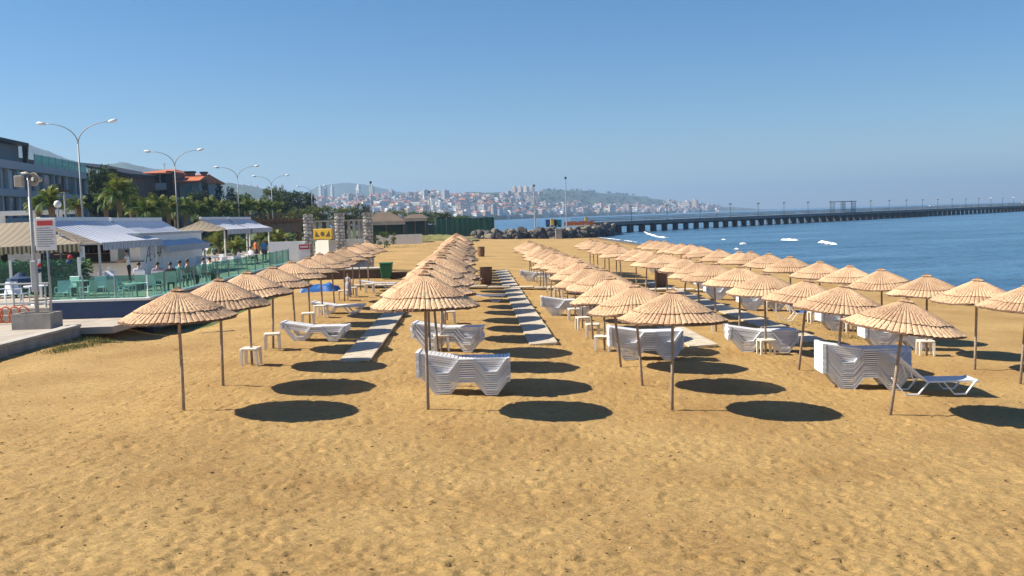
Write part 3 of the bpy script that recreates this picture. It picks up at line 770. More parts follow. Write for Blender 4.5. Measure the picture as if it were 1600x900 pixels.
def text_mesh(name, body, size, mat, extrude=0.002):
    cu = bpy.data.curves.new(name, 'FONT'); cu.body = body; cu.size = size; cu.extrude = extrude; cu.align_x = 'CENTER'; cu.align_y = 'CENTER'; cu.resolution_u = 2
    o = bpy.data.objects.new(name, cu); link(o)
    dg = bpy.context.evaluated_depsgraph_get(); me = bpy.data.meshes.new_from_object(o.evaluated_get(dg))
    bpy.data.objects.remove(o); bpy.data.curves.remove(cu); me.name = name; me.materials.clear(); me.materials.append(mat); return me
RED = pm('sign_red', (.55, .05, .06), .5, .05); INK = pm('sign_ink', (.09, .10, .12), .6, .05)
def sign():
    b = hit(82, 511, 0.58)
    t = thing('sign_post', b, 'white notice board with a red heading on a thin grey post', 'sign')
    hh = 3.50
    part('post', MB().tube([(0, 0, -.05), (0, 0, hh)], .035, 10).mesh('post', METAL, smooth=True), t)
    bd = part('notice_board', MB().box((-.335, -.062, hh - 1.02), (.335, -.036, hh)).mesh('notice_board', pm('sign_white', (.74, .74, .76), .5, .03), bevel=.008), t)
    part('heading', MB().box((-.25, -.066, hh - .23), (.25, -.060, hh - .07)).mesh('heading', RED), bd)
    m = MB(); rr = random.Random(3)
    for k in range(9):                                      # rows of small print, too small to read
        z = hh - .30 - k * .072; x = -.27; end = rr.uniform(.12, .27) if k % 3 == 2 or k == 0 else .27
        while x < end:
            w = rr.uniform(.02, .07); m.box((x, -.0655, z - .022), (min(x + w, end), -.0605, z)); x += w + .012
    part('print', m.mesh('print', INK), bd)['kind'] = 'stuff'
sign()

def terrace():
    fl = MB(); ys = [34.3, 45, 60, 75, 100]
    poly = [(-42, 34.31), (edge(34.3) - .26, 34.31)] + [(edge(y) - .26, y) for y in ys[1:]] + [(-42, 100)]
    fl.slab(poly, .2, .90); struct('terrace_floor', fl.mesh('terrace_floor', PAVE))
    # navy front wall with white coping
    t = thing('terrace_wall', (-15, 34, 0), 'navy blue cafe terrace wall with a white coping', 'wall')
    part('wall', MB().box((-16.45, 34.0, .40), (-12.9, 34.25, 1.12)).mesh('wall', NAVY), t, (15, -34, 0))
    x = -16.5
    while x < -12.8:
        part('coping', MB().box((x + .004, 33.95, 1.123), (min(x + 1.2, -12.84) - .004, 34.30, 1.21)).mesh('coping', WHITE, bevel=.01), t, (15, -34, 0)); x += 1.2
    y = 34.256; k = 0
    while y < 62:
        y2 = min(y + 3, 62); e0, e1 = edge(y), edge(y2)
        part('side_wall', MB().slab([(e0 - .25, y), (e0, y), (e1, y2), (e1 - .25, y2)], -.4, 1.12).mesh('side_wall', NAVY), t, (15, -34, 0))
        part('side_coping', MB().slab([(e0 - .30, y + .05), (e0 + .05, y + .05), (e1 + .05, y2 + .045), (e1 - .30, y2 + .045)], 1.123, 1.20).mesh('side_coping', pm('grey_coping', (.45, .47, .52), .6)), t, (15, -34, 0)); y = y2
    # glass screens on the wall
    g = thing('glass_balustrade', (-15, 34, 1.2), 'green glass balustrade standing on the navy terrace wall', 'balustrade')
    x = -16.4
    while x < -13.1:
        part('glass_panel', MB().box((x + .02, 34.11, 1.212), (x + 1.1, 34.125, 2.02)).mesh('glass_panel', GLASSG), g, (15, -34, -1.2))
        part('clamp', MB().box((x - .02, 34.09, 1.212), (x + .015, 34.145, 2.05)).mesh('clamp', METAL), g, (15, -34, -1.2)); x += 1.14
    y = 34.3
    while y < 61.5:
        e0, e1 = edge(y + .03) - .12, edge(y + 1.9) - .12
        part('glass_panel', MB().slab([(e0, y + .03), (e0 + .014, y + .03), (e1 + .014, y + 1.9), (e1, y + 1.9)], 1.205, 2.02).mesh('glass_panel', GLASSG), g, (15, -34, -1.2))
        part('clamp', MB().box((e1 - .02, y + 1.905, 1.205), (e1 + .03, y + 1.94, 2.06)).mesh('clamp', METAL), g, (15, -34, -1.2)); y += 1.95
    # taller wind screen with hedge behind
    s = thing('glass_windscreen', (-20, 40, .9), 'tall green glass windscreen with white posts in front of a hedge', 'screen')
    xs = [-24.2, -22.5, -20.85, -19.65, -18.0]
    for i, x in enumerate(xs):
        part('post', MB().box((x - .05, 39.95, .9), (x + .05, 40.05, 2.42 + .03 * i)).mesh('post', WHITE), s, (20, -40, -.9))
        if i < 4: part('glass_panel', MB().add([(x + .06, 40, 1.0), (xs[i + 1] - .06, 40, 1.0), (xs[i + 1] - .06, 40, 2.36 + .03 * i + .03), (x + .06, 40, 2.36 + .03 * i), (x + .06, 40.012, 1.0), (xs[i + 1] - .06, 40.012, 1.0), (xs[i + 1] - .06, 40.012, 2.39 + .03 * i), (x + .06, 40.012, 2.36 + .03 * i)], [(0, 1, 2, 3), (7, 6, 5, 4), (0, 4, 5, 1), (1, 5, 6, 2), (2, 6, 7, 3), (3, 7, 4, 0)]).mesh('glass_panel', GLASSG), s, (20, -40, -.9))
    # railing in front of the left seats
    r_ = thing('hand_railing', (-17, 35, .56), 'thin steel hand railing left of the loudspeaker pole', 'railing')
    for z in (.55, 1.25): part('rail', MB().tube([(-20.5, 34.4, .56 + z), (-16.6, 34.4, .56 + z)], .03, 8).mesh('rail', METAL), r_, (17, -35, -.56))
    for x in (-20.3, -19.1, -17.9, -16.75): part('post', MB().tube([(x, 34.4, .5), (x, 34.4, 1.81)], .028, 8).mesh('post', METAL), r_, (17, -35, -.56))
    k = thing('entry_kerb', (-18.5, 34.1, .5), 'low grey step wall beneath the hand railing', 'step')
    part('step', MB().box((-22, 33.98, .5), (-16.5, 34.6, .72)).mesh('step', CONCP), k, (18.5, -34.1, -.5)); part('tread', MB().box((-22, 34.2, .722), (-16.5, 34.9, .93)).mesh('tread', PAVE), k, (18.5, -34.1, -.5))
terrace()
# cluttered small things by the glass
LEAFH = leaf_mat('hedge_leaf', (0.075, 0.15, 0.05))
def leaf_cloud(m, centers, per, size, spread, seed, flat=0.0, mi=0):
    R_ = np.random.default_rng(seed)
    for c in centers:
        n = per
        P = R_.normal(size=(n, 3)); P /= np.linalg.norm(P, axis=1)[:, None]; P *= (R_.random((n, 1)) ** 0.45) * spread * np.array([1, 1, 0.8]); P += np.array(c)[None, :]
        A = R_.normal(size=(n, 3)); A[:, 2] *= (1 - flat); A /= np.linalg.norm(A, axis=1)[:, None]
        B = np.cross(A, R_.normal(size=(n, 3))); B /= np.linalg.norm(B, axis=1)[:, None]
        s = size * (0.6 + 0.8 * R_.random((n, 1)))
        V = np.stack([P - A * s, P + B * s * .5, P + A * s, P - B * s * .5], 1).reshape(-1, 3)
        k = len(m.v); m.v += [tuple(v) for v in V]; m.f += [(k + 4 * i, k + 4 * i + 1, k + 4 * i + 2, k + 4 * i + 3) for i in range(n)]; m.m += [mi] * n
    return m
def hedge():
    m = MB(); cs = [(x, 40.5 + random.uniform(-.1, .15), 1.1 + z) for x in np.arange(-24.2, -17.8, .28) for z in (.1, .45, .8, 1.1)]
    leaf_cloud(m, cs, 60, .09, .34, 4); solo('hedge', m, LEAFH, 'clipped green hedge behind the tall glass windscreen', 'hedge')
hedge()
def bundles():
    NV = pm('navy_cloth', (.02, .05, .12), .8, .2); RD = pm('red_cloth', (.45, .03, .04), .8, .2)
    for px, py, lb in ((61, 417, 'red and navy float hung on the windscreen left of the sign'), (109, 404, 'red and navy float hung on the windscreen right of the sign')):
        p = at(px, py, 39.8); t = thing('hanging_float', p, lb, 'float', 'red and navy floats')
        t.scale = (.6, .6, .6); part('red_ball', MB().lathe([(.02, -.16), (.12, -.12), (.17, 0), (.12, .12), (.02, .16)], 12).mesh('red_ball', RD, smooth=True), t, (.03, 0, .1))
        part('navy_ball', MB().lathe([(.02, -.22), (.17, -.15), (.22, 0), (.17, .10), (.02, .16)], 12).mesh('navy_ball', NV, smooth=True), t, (-.04, -.06, -.22))
    p = at(31, 434, 38.6); t = thing('folded_parasol', (p.x, p.y, .9), 'dark navy folded parasol among the seats at far left', 'parasol')
    z = p.z - .9
    part('pole', MB().tube([(0, 0, 0), (0, 0, z + .2)], .025, 8).mesh('pole', METAL), t)
    part('cover', MB().lathe([(.5, -.16), (.48, -.02), (.25, .05), (.12, .16), (.02, .22)], 10).mesh('cover', NV), t, (0, 0, z))
bundles()
def rack():
    OR = pm('orange_enamel', (.62, .13, .03), .4, .1)
    p = hit(-6, 506, .56); t = thing('bicycle_rack', (p.x, p.y, .56), 'orange looped bicycle rack at the left edge of the promenade', 'bicycle rack')
    for k in range(5):
        pts = [(.02 * math.sin(a * 3) + .30 * k + .19 * math.cos(a), 0, .30 + .27 * math.sin(a)) for a in np.linspace(0, 2 * math.pi, 19)]
        part('hoop', MB().tube(pts, .028, 6, cap=False).mesh('hoop', OR, smooth=True), t, (-.25, 0, 0))
    part('rail', MB().tube([(-.55, .0, .04), (1.25, 0, .04)], .03, 6).mesh('rail', OR), t, (0, .05, 0))
rack()

# cafe furniture
def chair_meshes():
    seat = MB().box((-.22, -.22, .42), (.22, .22, .455)).mesh('seat', PLAST, bevel=.012)
    back = MB().add([(-.22, .20, .46), (.22, .20, .46), (.23, .30, .88), (-.23, .30, .88), (-.22, .23, .46), (.22, .23, .46), (.23, .33, .88), (-.23, .33, .88)], [(0, 1, 2, 3), (7, 6, 5, 4), (0, 4, 5, 1), (1, 5, 6, 2), (2, 6, 7, 3), (3, 7, 4, 0)]).mesh('backrest', PLAST)
    leg = MB().tube([(0, 0, 0), (0, 0, .42)], [.018, .024], 6).mesh('leg', PLAST)
    arm = MB().box((-.02, -.2, .62), (.02, .24, .65)).box((-.016, -.2, .44), (.016, -.16, .62)).mesh('armrest', PLAST)
    return seat, back, leg, arm
CH = chair_meshes()
def chair(x, y, z, rz, label):
    t = thing('cafe_chair', (x, y, z), label, 'chair', 'white cafe chairs', rz)
    part('seat', CH[0], t); part('backrest', CH[1], t)
    for sx in (-.19, .19):
        for sy in (-.19, .19): part('leg', CH[2], t, (sx, sy, 0))
    for sx in (-.24, .24): part('armrest', CH[3], t, (sx, 0, 0))
TTOP = MB().slab([(.42 * math.cos(a), .42 * math.sin(a)) for a in np.linspace(0, 2 * math.pi, 17)[:-1]], .70, .73).mesh('tabletop', PLAST)
TLEG = MB().tube([(0, 0, .02), (0, 0, .70)], .035, 8).lathe([(.24, 0), (.22, .03), (.05, .05)], 12).mesh('pedestal', METAL)
def ctable(x, y, z, label):
    t = thing('cafe_table', (x, y, z), label, 'table', 'round white cafe tables'); part('tabletop', TTOP, t); part('pedestal', TLEG, t)
seats = []
for row, (Y, pxs) in enumerate([(36.2, (8, 30, 55, 100, 140, 180, 218)), (39.0, (105, 125, 160, 200, 238)), (43.5, (85, 118, 150, 172)), (47.5, (100, 130, 160))]):
    for j, px in enumerate(pxs):
        p = at(px, 450, Y); seats.append((p.x, Y + random.uniform(-.3, .3), row, j, len(pxs)))
RW = ['row nearest the navy wall', 'second row from the navy wall', 'third row from the navy wall', 'row before the bar']
for (x, y, row, j, n) in seats:
    if (j + row) % 4 == 2: ctable(x, y, .90, f'round white cafe table, {ORD[j]} from the left in the {RW[row]}'.replace('nearest from', 'first from'))
    else: chair(x, y, .90, random.choice([0, math.pi, 1.6, -1.6]) + random.uniform(-.3, .3), f'white cafe chair, {ORD[j]} from the left in the {RW[row]}'.replace('nearest from', 'first from'))
k = 0
for px, Y in ((298, 58), (310, 60), (322, 62), (336, 63), (351, 64), (366, 66), (380, 68), (392, 66), (345, 58), (372, 60)):
    p = at(px, 400, Y); k += 1
    if k % 4 == 0: ctable(p.x, Y, .90, f'white table under the second awning, {ORD[k - 1]} from the bar')
    else: chair(p.x, Y, .90, random.uniform(0, 6), f'white chair by the second awning, {ORD[k - 1]} from the bar'.replace('nearest from', 'first from'))

# awnings
BW = stripe_mat('blue_white_stripe', (.74, .75, .78), (.22, .33, .58), .44, 1, tr=.18, duty=.70)
BWV = stripe_mat('valance_stripe', (.62, .64, .68), (.14, .19, .28), .17, 1, tr=.15)
BGV = stripe_mat('beige_valance_stripe', (.62, .50, .30), (.16, .12, .07), .20, 0, tr=.2)
BEI = stripe_mat('shaded_canvas', (.40, .34, .25), (.31, .26, .19), .34, 0, tr=.3)  # shade and light through the camera-facing canvas, coloured in as beige
def cloth(name, a, b, c, d, mat, nu=14, nv=8, sag=.08, seed=0):      # a-b top edge, d-c bottom edge
    m = MB(); a, b, c, d = map(Vector, (a, b, c, d)); vs = []; fs = []
    for i in range(nv + 1):
        v = i / nv
        for j in range(nu + 1):
            u = j / nu; p = (a * (1 - u) + b * u) * (1 - v) + (d * (1 - u) + c * u) * v
            p.z -= sag * math.sin(math.pi * v) * (1 + .25 * math.sin(u * 9 + seed)) + .02 * math.sin(u * 24 + seed) * v; vs.append(p)
    for i in range(nv):
        for j in range(nu): k = i * (nu + 1) + j; fs.append((k, k + 1, k + nu + 2, k + nu + 1))
    return m.add(vs, fs).mesh(name, mat, smooth=True)
def valance(name, a, b, h, mat):
    m = MB(); a, b = Vector(a), Vector(b); n = 40; vs = []; fs = []
    for j in range(n + 1):
        p = a.lerp(b, j / n); vs.append(p); vs.append(p - Vector((.02 * math.sin(j * 1.7), 0, h * (1 - .18 * (j % 2)))))
    for j in range(n): fs.append((2 * j, 2 * j + 2, 2 * j + 3, 2 * j + 1))
    return m.add(vs, fs).mesh(name, mat)
def awning(y0, y1, label, xt, zt, xb, zb, posts=True, end=True):
    t = thing('striped_awning', (xb, y0, .9), label, 'awning', 'blue and white awnings'); o = (-xb, -y0, -.9)
    part('canvas', cloth('canvas', (xt, y0, zt), (xt, y1, zt), (xb, y1, zb), (xb, y0, zb), BW, sag=.10, seed=y0), t, o)
    part('valance', valance('valance', (xb + .02, y0, zb - .01), (xb + .02, y1, zb - .01), .36, BWV), t, o)
    part('cassette', MB().box((xt - .14, y0 - .05, zt - .02), (xt + .06, y1 + .05, zt + .17)).mesh('cassette', WHITE, bevel=.02), t, o)  # made taller to cast a dark band along the canvas top
    for y in (y0 + .2, y1 - .2): part('post', MB().tube([(xb - .25, y, .9), (xb - .25, y, zb - .05)], .06, 8).mesh('post', WHITE), t, o)
    part('front_bar', MB().tube([(xb, y0, zb), (xb, y1, zb)], .035, 6).mesh('front_bar', GREYP), t, o)
    for y in (y0 + .6, y1 - .6): part('folding_arm', MB().tube([(xt, y, zt - .1), ((xt + xb) / 2, y + .35, (zt + zb) / 2 - .28), (xb, y, zb - .02)], .03, 6).mesh('folding_arm', GREYP), t, o)
awning(45, 52.6, 'large striped awning over the bar, nearer the camera', -21.95, 4.15, -19.1, 3.02)
awning(53.0, 60.6, 'large striped awning over the white wall, farther half of the pair', -21.95, 4.12, -19.0, 2.62)
awning(69, 75.2, 'small striped awning of the second pair, nearer the camera', -22.1, 4.15, -20.3, 3.35)
awning(75.6, 82, 'small striped awning of the second pair, farther from the camera', -22.1, 4.15, -20.3, 3.35)
def beige():
    t = thing('beige_awning', (-22, 44, .9), 'old canvas awning, its shade coloured in as beige, facing the camera beside the striped ones', 'awning'); o = (22, -44, -.9)
    part('canvas', cloth('canvas', (-24.2, 45.2, 4.08), (-22.1, 45.2, 4.12), (-18.9, 42.2, 3.06), (-27.5, 42.2, 2.98), BEI, sag=.15), t, o)
    part('valance', valance('valance', (-27.5, 42.18, 2.97), (-18.9, 42.18, 3.05), .36, BGV), t, o)
    part('side_canvas', cloth('side_canvas', (-22.05, 45.2, 4.10), (-19.2, 45.0, 3.04), (-18.9, 42.3, 3.04), (-19.2, 42.6, 3.10), BEI, sag=.02), t, o)
    for x in (-22.0, -18.9): part('post', MB().box((x - .08, 42.3, .9), (x + .08, 42.46, 2.95)).mesh('post', WHITE), t, o)
    part('side_canvas', cloth('side_canvas', (-20.3, 69.0, 3.42), (-22.1, 69.0, 4.1), (-23.6, 66.6, 3.3), (-20.6, 66.6, 3.3), BEI, sag=.05), t, o)
    t2 = thing('beige_awning', (-29, 43, .9), 'beige canvas awning cut off by the left edge of the photo', 'awning'); o = (29, -43, -.9)
    part('canvas', cloth('canvas', (-31, 46, 3.9), (-24.4, 46, 4.0), (-27.6, 42.9, 2.98), (-33, 42.6, 2.9), BEI, sag=.12), t2, o)
    part('valance', valance('valance', (-33, 42.58, 2.9), (-27.6, 42.88, 2.97), .36, BGV), t2, o)
    part('post', MB().box((-27.75, 43.0, .9), (-27.6, 43.15, 2.9)).mesh('post', WHITE), t2, o)
beige()
def bar():
    t = thing('beach_bar', (-22, 51, .9), 'white beach bar kiosk under the striped awnings', 'kiosk'); o = (22, -51, -.9)
    P = lambda nm, lo, hi, mat, **k: part(nm, MB().box(lo, hi).mesh(nm, mat, **k), t, o)
    P('wall', (-26, 51.2, .9), (-19.75, 51.4, 1.86), WHITE); P('counter', (-26.1, 50.95, 1.863), (-19.7, 51.6, 1.93), pm('counter_top', (.1, .09, .08), .4))
    P('wall', (-26, 51.2, 2.85), (-19.75, 51.4, 3.25), WHITE); P('wall', (-21.35, 51.2, 1.935), (-20.95, 51.4, 2.847), WHITE); P('wall', (-20.3, 51.2, 1.935), (-19.75, 51.4, 2.847), WHITE)
    P('window_frame', (-20.95, 51.22, 1.935), (-20.3, 51.38, 1.99), WHITE); P('pane', (-20.94, 51.28, 1.995), (-20.31, 51.30, 2.84), PANEG)
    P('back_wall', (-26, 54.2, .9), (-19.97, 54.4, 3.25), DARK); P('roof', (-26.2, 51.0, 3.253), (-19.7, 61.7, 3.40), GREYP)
    y = 51.42
    for k in range(4):
        P('wall_panel', (-19.95, y, .9), (-19.75 + .004 * (k % 2), y + 2.5, 3.25), WHITE); y += 2.52
    P('wall', (-26, 61.4, .9), (-19.97, 61.55, 3.25), WHITE); P('shelf', (-25.6, 53.8, 2.3), (-21.6, 54.19, 2.34), WOOD)
    for k in range(12): part('bottle', MB().lathe([(.04, 0), (.04, .2), (.015, .26), (.015, .32)], 8).mesh('bottle', random.choice([PANEG, CORD, RED])), t, (o[0] - 25.2 + .3 * k, o[1] + 53.95, o[2] + 2.342))
    # brush lettering on the side wall
    BK = pm('black_lettering', (.02, .02, .03), .6); m = MB(); x = -19.738
    st = [[(51.9, 1.75), (52.15, 2.2), (52.5, 2.72), (52.62, 2.6), (52.5, 2.2), (52.55, 1.85), (52.8, 1.95)], [(52.05, 2.1), (52.35, 2.15), (52.7, 2.25)],
          [(53.2, 2.0), (53.35, 2.3), (53.55, 2.05), (53.7, 2.32), (53.95, 2.1)], [(54.0, 2.0), (54.2, 2.45), (54.45, 2.5)], [(53.9, 2.25), (54.5, 2.3)]]
    for s in st: m.tube([(x, a, b) for a, b in s], .018, 5)
    part('lettering', m.mesh('lettering', BK), t, o)
    # old bar front further left
    t2 = thing('bar_annexe', (-28, 47, .9), 'dark open annexe with white posts under the beige awnings', 'building'); o2 = (28, -47, -.9)
    P2 = lambda nm, lo, hi, mat: part(nm, MB().box(lo, hi).mesh(nm, mat), t2, o2)
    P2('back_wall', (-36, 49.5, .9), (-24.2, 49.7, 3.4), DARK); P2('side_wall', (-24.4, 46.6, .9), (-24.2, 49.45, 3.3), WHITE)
    for x in (-31, -29.3, -27.4, -26.2, -25.3): P2('post', (x - .13, 47.2, .9), (x + .13, 47.45, 3.0), WHITE)
    P2('roof', (-36.5, 46.2, 3.42), (-24.0, 50, 3.55), CORD)
bar()

# ------------------------------------------------------------------ stone gateway by the terrace end
STONE = pm('rubble_stone', (.60, .56, .49), .85, .25, 5, bump=.5, bscale=25, rnd=.45, hue=.02)
MORT = pm('mortar', (.30, .28, .26), .9, .2, 5)
stonem = []
for s in range(5):
    R_ = random.Random(s); m = MB()
    pr = [(R_.uniform(.84, 1) * math.cos(a), R_.uniform(.84, 1) * math.sin(a)) for a in np.linspace(.3, 6.58, 7)[:-1]]
    n = len(pr); vs = [(x * .5, 0, z * .5) for x, z in pr] + [(x * .40, -1, z * .40) for x, z in pr]
    m.add(vs, [tuple(range(n, 2 * n))[::-1]] + [(i, (i + 1) % n, (i + 1) % n + n, i + n) for i in range(n)]); stonem.append(m.mesh('stone', STONE))
def pillar(px, Y, top, base, label, wdt=.52):
    p = at(px, 400, Y); x = p.x; z0 = base; z1 = at(px, top, Y).z
    t = thing('stone_pillar', (x, Y, z0), label, 'pillar', 'rubble stone pillars of the gateway', R(2)); h = z1 - z0; w = wdt / 2
    part('core', MB().box((-w, -w, -.3), (w, w, h)).mesh('core', MORT), t); z = .0; R_ = random.Random(px)
    while z < h - .1:
        hh = R_.uniform(.18, .28)
        for f in range(4):
            if f == 2: continue
            u = -w
            while u < w - .08:
                ww = min(R_.uniform(.2, .36), w - u); M_ = Matrix.Rotation(f * math.pi / 2, 3, 'Z')
                o = part('stone', R_.choice(stonem), t, M_ @ Vector((u + ww / 2, -w + .004, z + hh / 2)), (0, 0, f * math.pi / 2), (ww * 1.05, R_.uniform(.03, .06), hh * 1.05)); u += ww
        z += hh
    part('capping', MB().box((-w - .05, -w - .05, h), (w + .05, w + .05, h + .07)).mesh('capping', CONCP), t)
pillar(484, 66, 337, .5, 'left rubble stone pillar of the gateway, beside the red topped notice')
pillar(533, 65.5, 334, .5, 'middle rubble stone pillar right of the yellow emblem board')
pillar(577, 65, 333, .1, 'right rubble stone pillar of the gateway, nearest the sand')
YEL = pm('yellow_board', (.62, .38, .03), .5, .08)
def gate_walls():
    x = lambda px: at(px, 390, 66.4).x
    z = lambda py, px=530: at(px, py, 66.4).z
    t = thing('gateway_wall', (x(520), 66.4, .5), 'white rendered wall between the stone pillars', 'wall'); o = (-x(520), -66.4, -.5)
    gp = part('curved_panel', MB().box((0, -.1, .1), ((x(529) - x(492)) / math.cos(.5), .1, z(374.5))).mesh('curved_panel', WHITE), t, (x(492) + o[0], .55, o[2]), (0, 0, -.5))
    for a, b, y0, y1 in ((541, 572, 374, 410), (420, 479, 375, 402)):
        part('wall', MB().box((x(a), 66.3, .1), (x(b), 66.55, z(y0))).mesh('wall', WHITE), t, o)
    for px in (491, 500, 512, 521, 545, 553, 561, 567):
        part('baluster', MB().box((x(px) - .10, 66.8, z(374)), (x(px) + .10, 67.0, z(346))).mesh('baluster', CONCP), t, o)
    part('handrail', MB().box((x(487), 66.75, z(346)), (x(575), 67.05, z(346) + .1)).mesh('handrail', CONCP), t, o)
    b = thing('emblem_board', (x(508.5), 66.1, z(373)), 'yellow emblem board with dark triangles on the white gateway wall', 'sign'); w = (x(523) - x(495)) / 2; h = z(357) - z(373.5)
    w /= math.cos(.5); b.rotation_euler = (0, 0, -.3); b.location.y -= .55; b.location.x += .05
    part('board', MB().box((-w, -.08, 0), (w, .08, h)).mesh('board', YEL, bevel=.03), b)
    m = MB()
    for s in (-1, 1):
        m.add([(s * w * .82, -.086, h * .25), (s * w * .30, -.086, h * .25), (s * w * .72, -.086, h * .82)], [(0, 1, 2)])
    m.add([(0.16 * math.cos(a), -.086, h * .52 + .16 * math.sin(a)) for a in np.linspace(0, 2 * math.pi, 13)[:-1]], [tuple(range(12))])
    part('emblem', m.mesh('emblem', pm('emblem_ink', (.10, .07, .02), .6)), b)
    s = thing('notice_board', (x(481), 65.3, .6), 'white notice with a red top standing before the left pillar', 'sign'); pz = at(481, 381, 65.3).z - .6
    part('panel', MB().box((-.36, -.03, .3), (.36, .03, pz)).mesh('panel', WHITE), s); part('heading', MB().box((-.36, -.036, pz - .36), (.36, -.031, pz - .03)).mesh('heading', RED), s)
    m = MB()
    for k_, (u, w_) in enumerate(((-.26, .09), (-.15, .07), (-.06, .10), (.06, .08), (.16, .10))): m.box((u, -.040, pz - .25), (u + w_, -.0365, pz - .13 - .02 * (k_ % 2)))
    part('lettering', m.mesh('lettering', WHITE), s)['kind'] = 'stuff'
    # painted low parapet by the sand and the earth-coloured kerb
    p0, p1 = at(513, 421, 61), at(574, 421, 61)
    q = thing('mural_parapet', (p0.x, 61, .3), 'low blue grey painted parapet under the left umbrellas', 'wall'); zt = at(540, 402, 61).z
    part('panel', MB().box((0, 0, 0), (p1.x - p0.x, .2, zt - .3)).mesh('panel', pm('mural_blue', (.16, .22, .30), .6, .5, 1.2, dirt=.6, dirtcol=(.45, .48, .5))), q)
    part('coping', MB().box((-.05, -.05, zt - .299), (p1.x - p0.x + .05, .25, zt - .22)).mesh('coping', CONCP), q)
    p0, p1 = at(495, 421, 57), at(594, 421, 57); zt = at(540, 422, 57).z
    k = thing('earth_step', (p0.x, 57, 0), 'low brown step wall with a pale top edge beside the blue tarp', 'step')
    part('riser', MB().box((0, 0, -.2), (p1.x - p0.x, 1.5, zt)).mesh('riser', pm('brown_render', (.12, .08, .06), .9, .3)), k)
    part('top', MB().box((-.05, -.06, zt + .002), (p1.x - p0.x + .05, 1.55, zt + .07)).mesh('top', CONCP), k)
    # far white wall
    a, b_ = hit(588, 383), hit(656, 382)
    fw = thing('beach_wall', (a.x, a.y, a.z), 'long white wall at the back of the beach right of the pillars', 'wall'); L = (b_ - a).length; n = 6
    fw.rotation_euler = (0, 0, .035); L = abs(b_.x - a.x) * 1.0
    for i in range(n): part('panel', MB().box((i * L / n + .01, 0, -.5), ((i + 1) * L / n - .01, .25, 1.35 + .004 * (i % 2))).mesh('panel', WHITE), fw)
gate_walls()

def tarp():
    p = hit(496, 456); m = MB(); nx, ny = 26, 12; vs = []; fs = []
    for j in range(ny + 1):
        for i in range(nx + 1):
            u, v = i / nx, j / ny; e = min(u, 1 - u, v, 1 - v) * 5
            h = .42 * min(e, 1) ** .6 * (.75 + .35 * math.sin(u * 11 + v * 4) * math.sin(v * 7 + 1))
            vs.append(((u - .5) * 1.9 + .05 * math.sin(v * 9), (v - .5) * 1.2 + .05 * math.sin(u * 13), h))
    for j in range(ny):
        for i in range(nx): k = j * (nx + 1) + i; fs.append((k, k + 1, k + nx + 2, k + nx + 1))
    m.add(vs, fs); solo('tarpaulin', m, pm('blue_tarp', (.02, .12, .40), .45, .2, 4, bump=.3, bscale=15), 'crumpled bright blue tarpaulin heap behind the left umbrellas', 'tarpaulin', loc=(p.x, p.y + .5, p.z - .02), smooth=True)
tarp()
def green_bin():
    GR = pm('green_bin', (.01, .13, .06), .5, .15)
    p = hit(603, 437); t = thing('wheelie_bin', (p.x, p.y + .4, p.z), 'dark green wheeled rubbish bin on the sand by the right pillar', 'bin')
    m = MB(); m.add([(-.26, -.3, .08), (.26, -.3, .08), (.26, .22, .08), (-.26, .22, .08), (-.36, -.4, .92), (.36, -.4, .92), (.36, .32, .92), (-.36, .32, .92)], [(0, 3, 2, 1), (4, 5, 6, 7), (0, 1, 5, 4), (1, 2, 6, 5), (2, 3, 7, 6), (3, 0, 4, 7)])
    part('body', m.mesh('body', GR, bevel=.03), t); part('lid', MB().box((-.39, -.44, .922), (.39, .36, .99)).mesh('lid', GR, bevel=.03), t)
    for s in (-.26, .26): part('wheel', MB().tube([(s - .03, .26, .1), (s + .03, .26, .1)], .1, 12).mesh('wheel', DARK), t)
    part('handle', MB().tube([(-.3, .42, .9), (.3, .42, .9)], .022, 6).mesh('handle', GR), t)
    p = hit(622, 436); t = thing('slatted_box', (p.x, p.y + .3, p.z), 'dark slatted box lying beside the green bin', 'crate')  # dark box shape right of the bin, built from slats
    for k in range(3): part('slat', MB().box((-.5, -.28, .02 + .13 * k), (.5, -.25, .13 + .13 * k)).mesh('slat', CORD), t); part('slat', MB().box((-.5, .25, .02 + .13 * k), (.5, .28, .13 + .13 * k)).mesh('slat', CORD), t)
    for s in (-.5, .47): part('end_panel', MB().box((s, -.245, .0), (s + .03, .245, .41)).mesh('end_panel', CORD), t)
green_bin()

# ------------------------------------------------------------------ street lamps
def arm_mesh(s):
    m = MB(); pts = []
    for k in range(13):
        u = k / 12; a = u * math.pi / 2
        pts.append((s * (.0 + 2.15 * (1 - math.cos(a)) * .78 + .55 * u * u), 0, 1.45 * math.sin(a)))
    m.tube(pts, np.linspace(.042, .03, 13), 7); return m.mesh('arm', LAMPG, smooth=True), pts[-1]
armL, eL = arm_mesh(-1); armR, eR = arm_mesh(1)
def head_mesh(s): return MB().lathe([(.02, -.34), (.07, -.30), (.12, -.1), (.11, .2), (.03, .32)], 10).mesh('lamp_head', pm('lamp_white', (.72, .74, .76), .4, .03), smooth=True)
headm = head_mesh(1)
lampole = MB().tube([(0, 0, 0), (0, 0, 7.9)], [.085, .045], 10).mesh('pole', LAMPG, smooth=True)
LAMPS = [(122, 66, 'nearest the camera'), (273, 90, 'second from the camera'), (371, 119, 'third from the camera'), (424, 144, 'fourth from the camera'), (487, 180, 'farthest, before the hazy hill')]
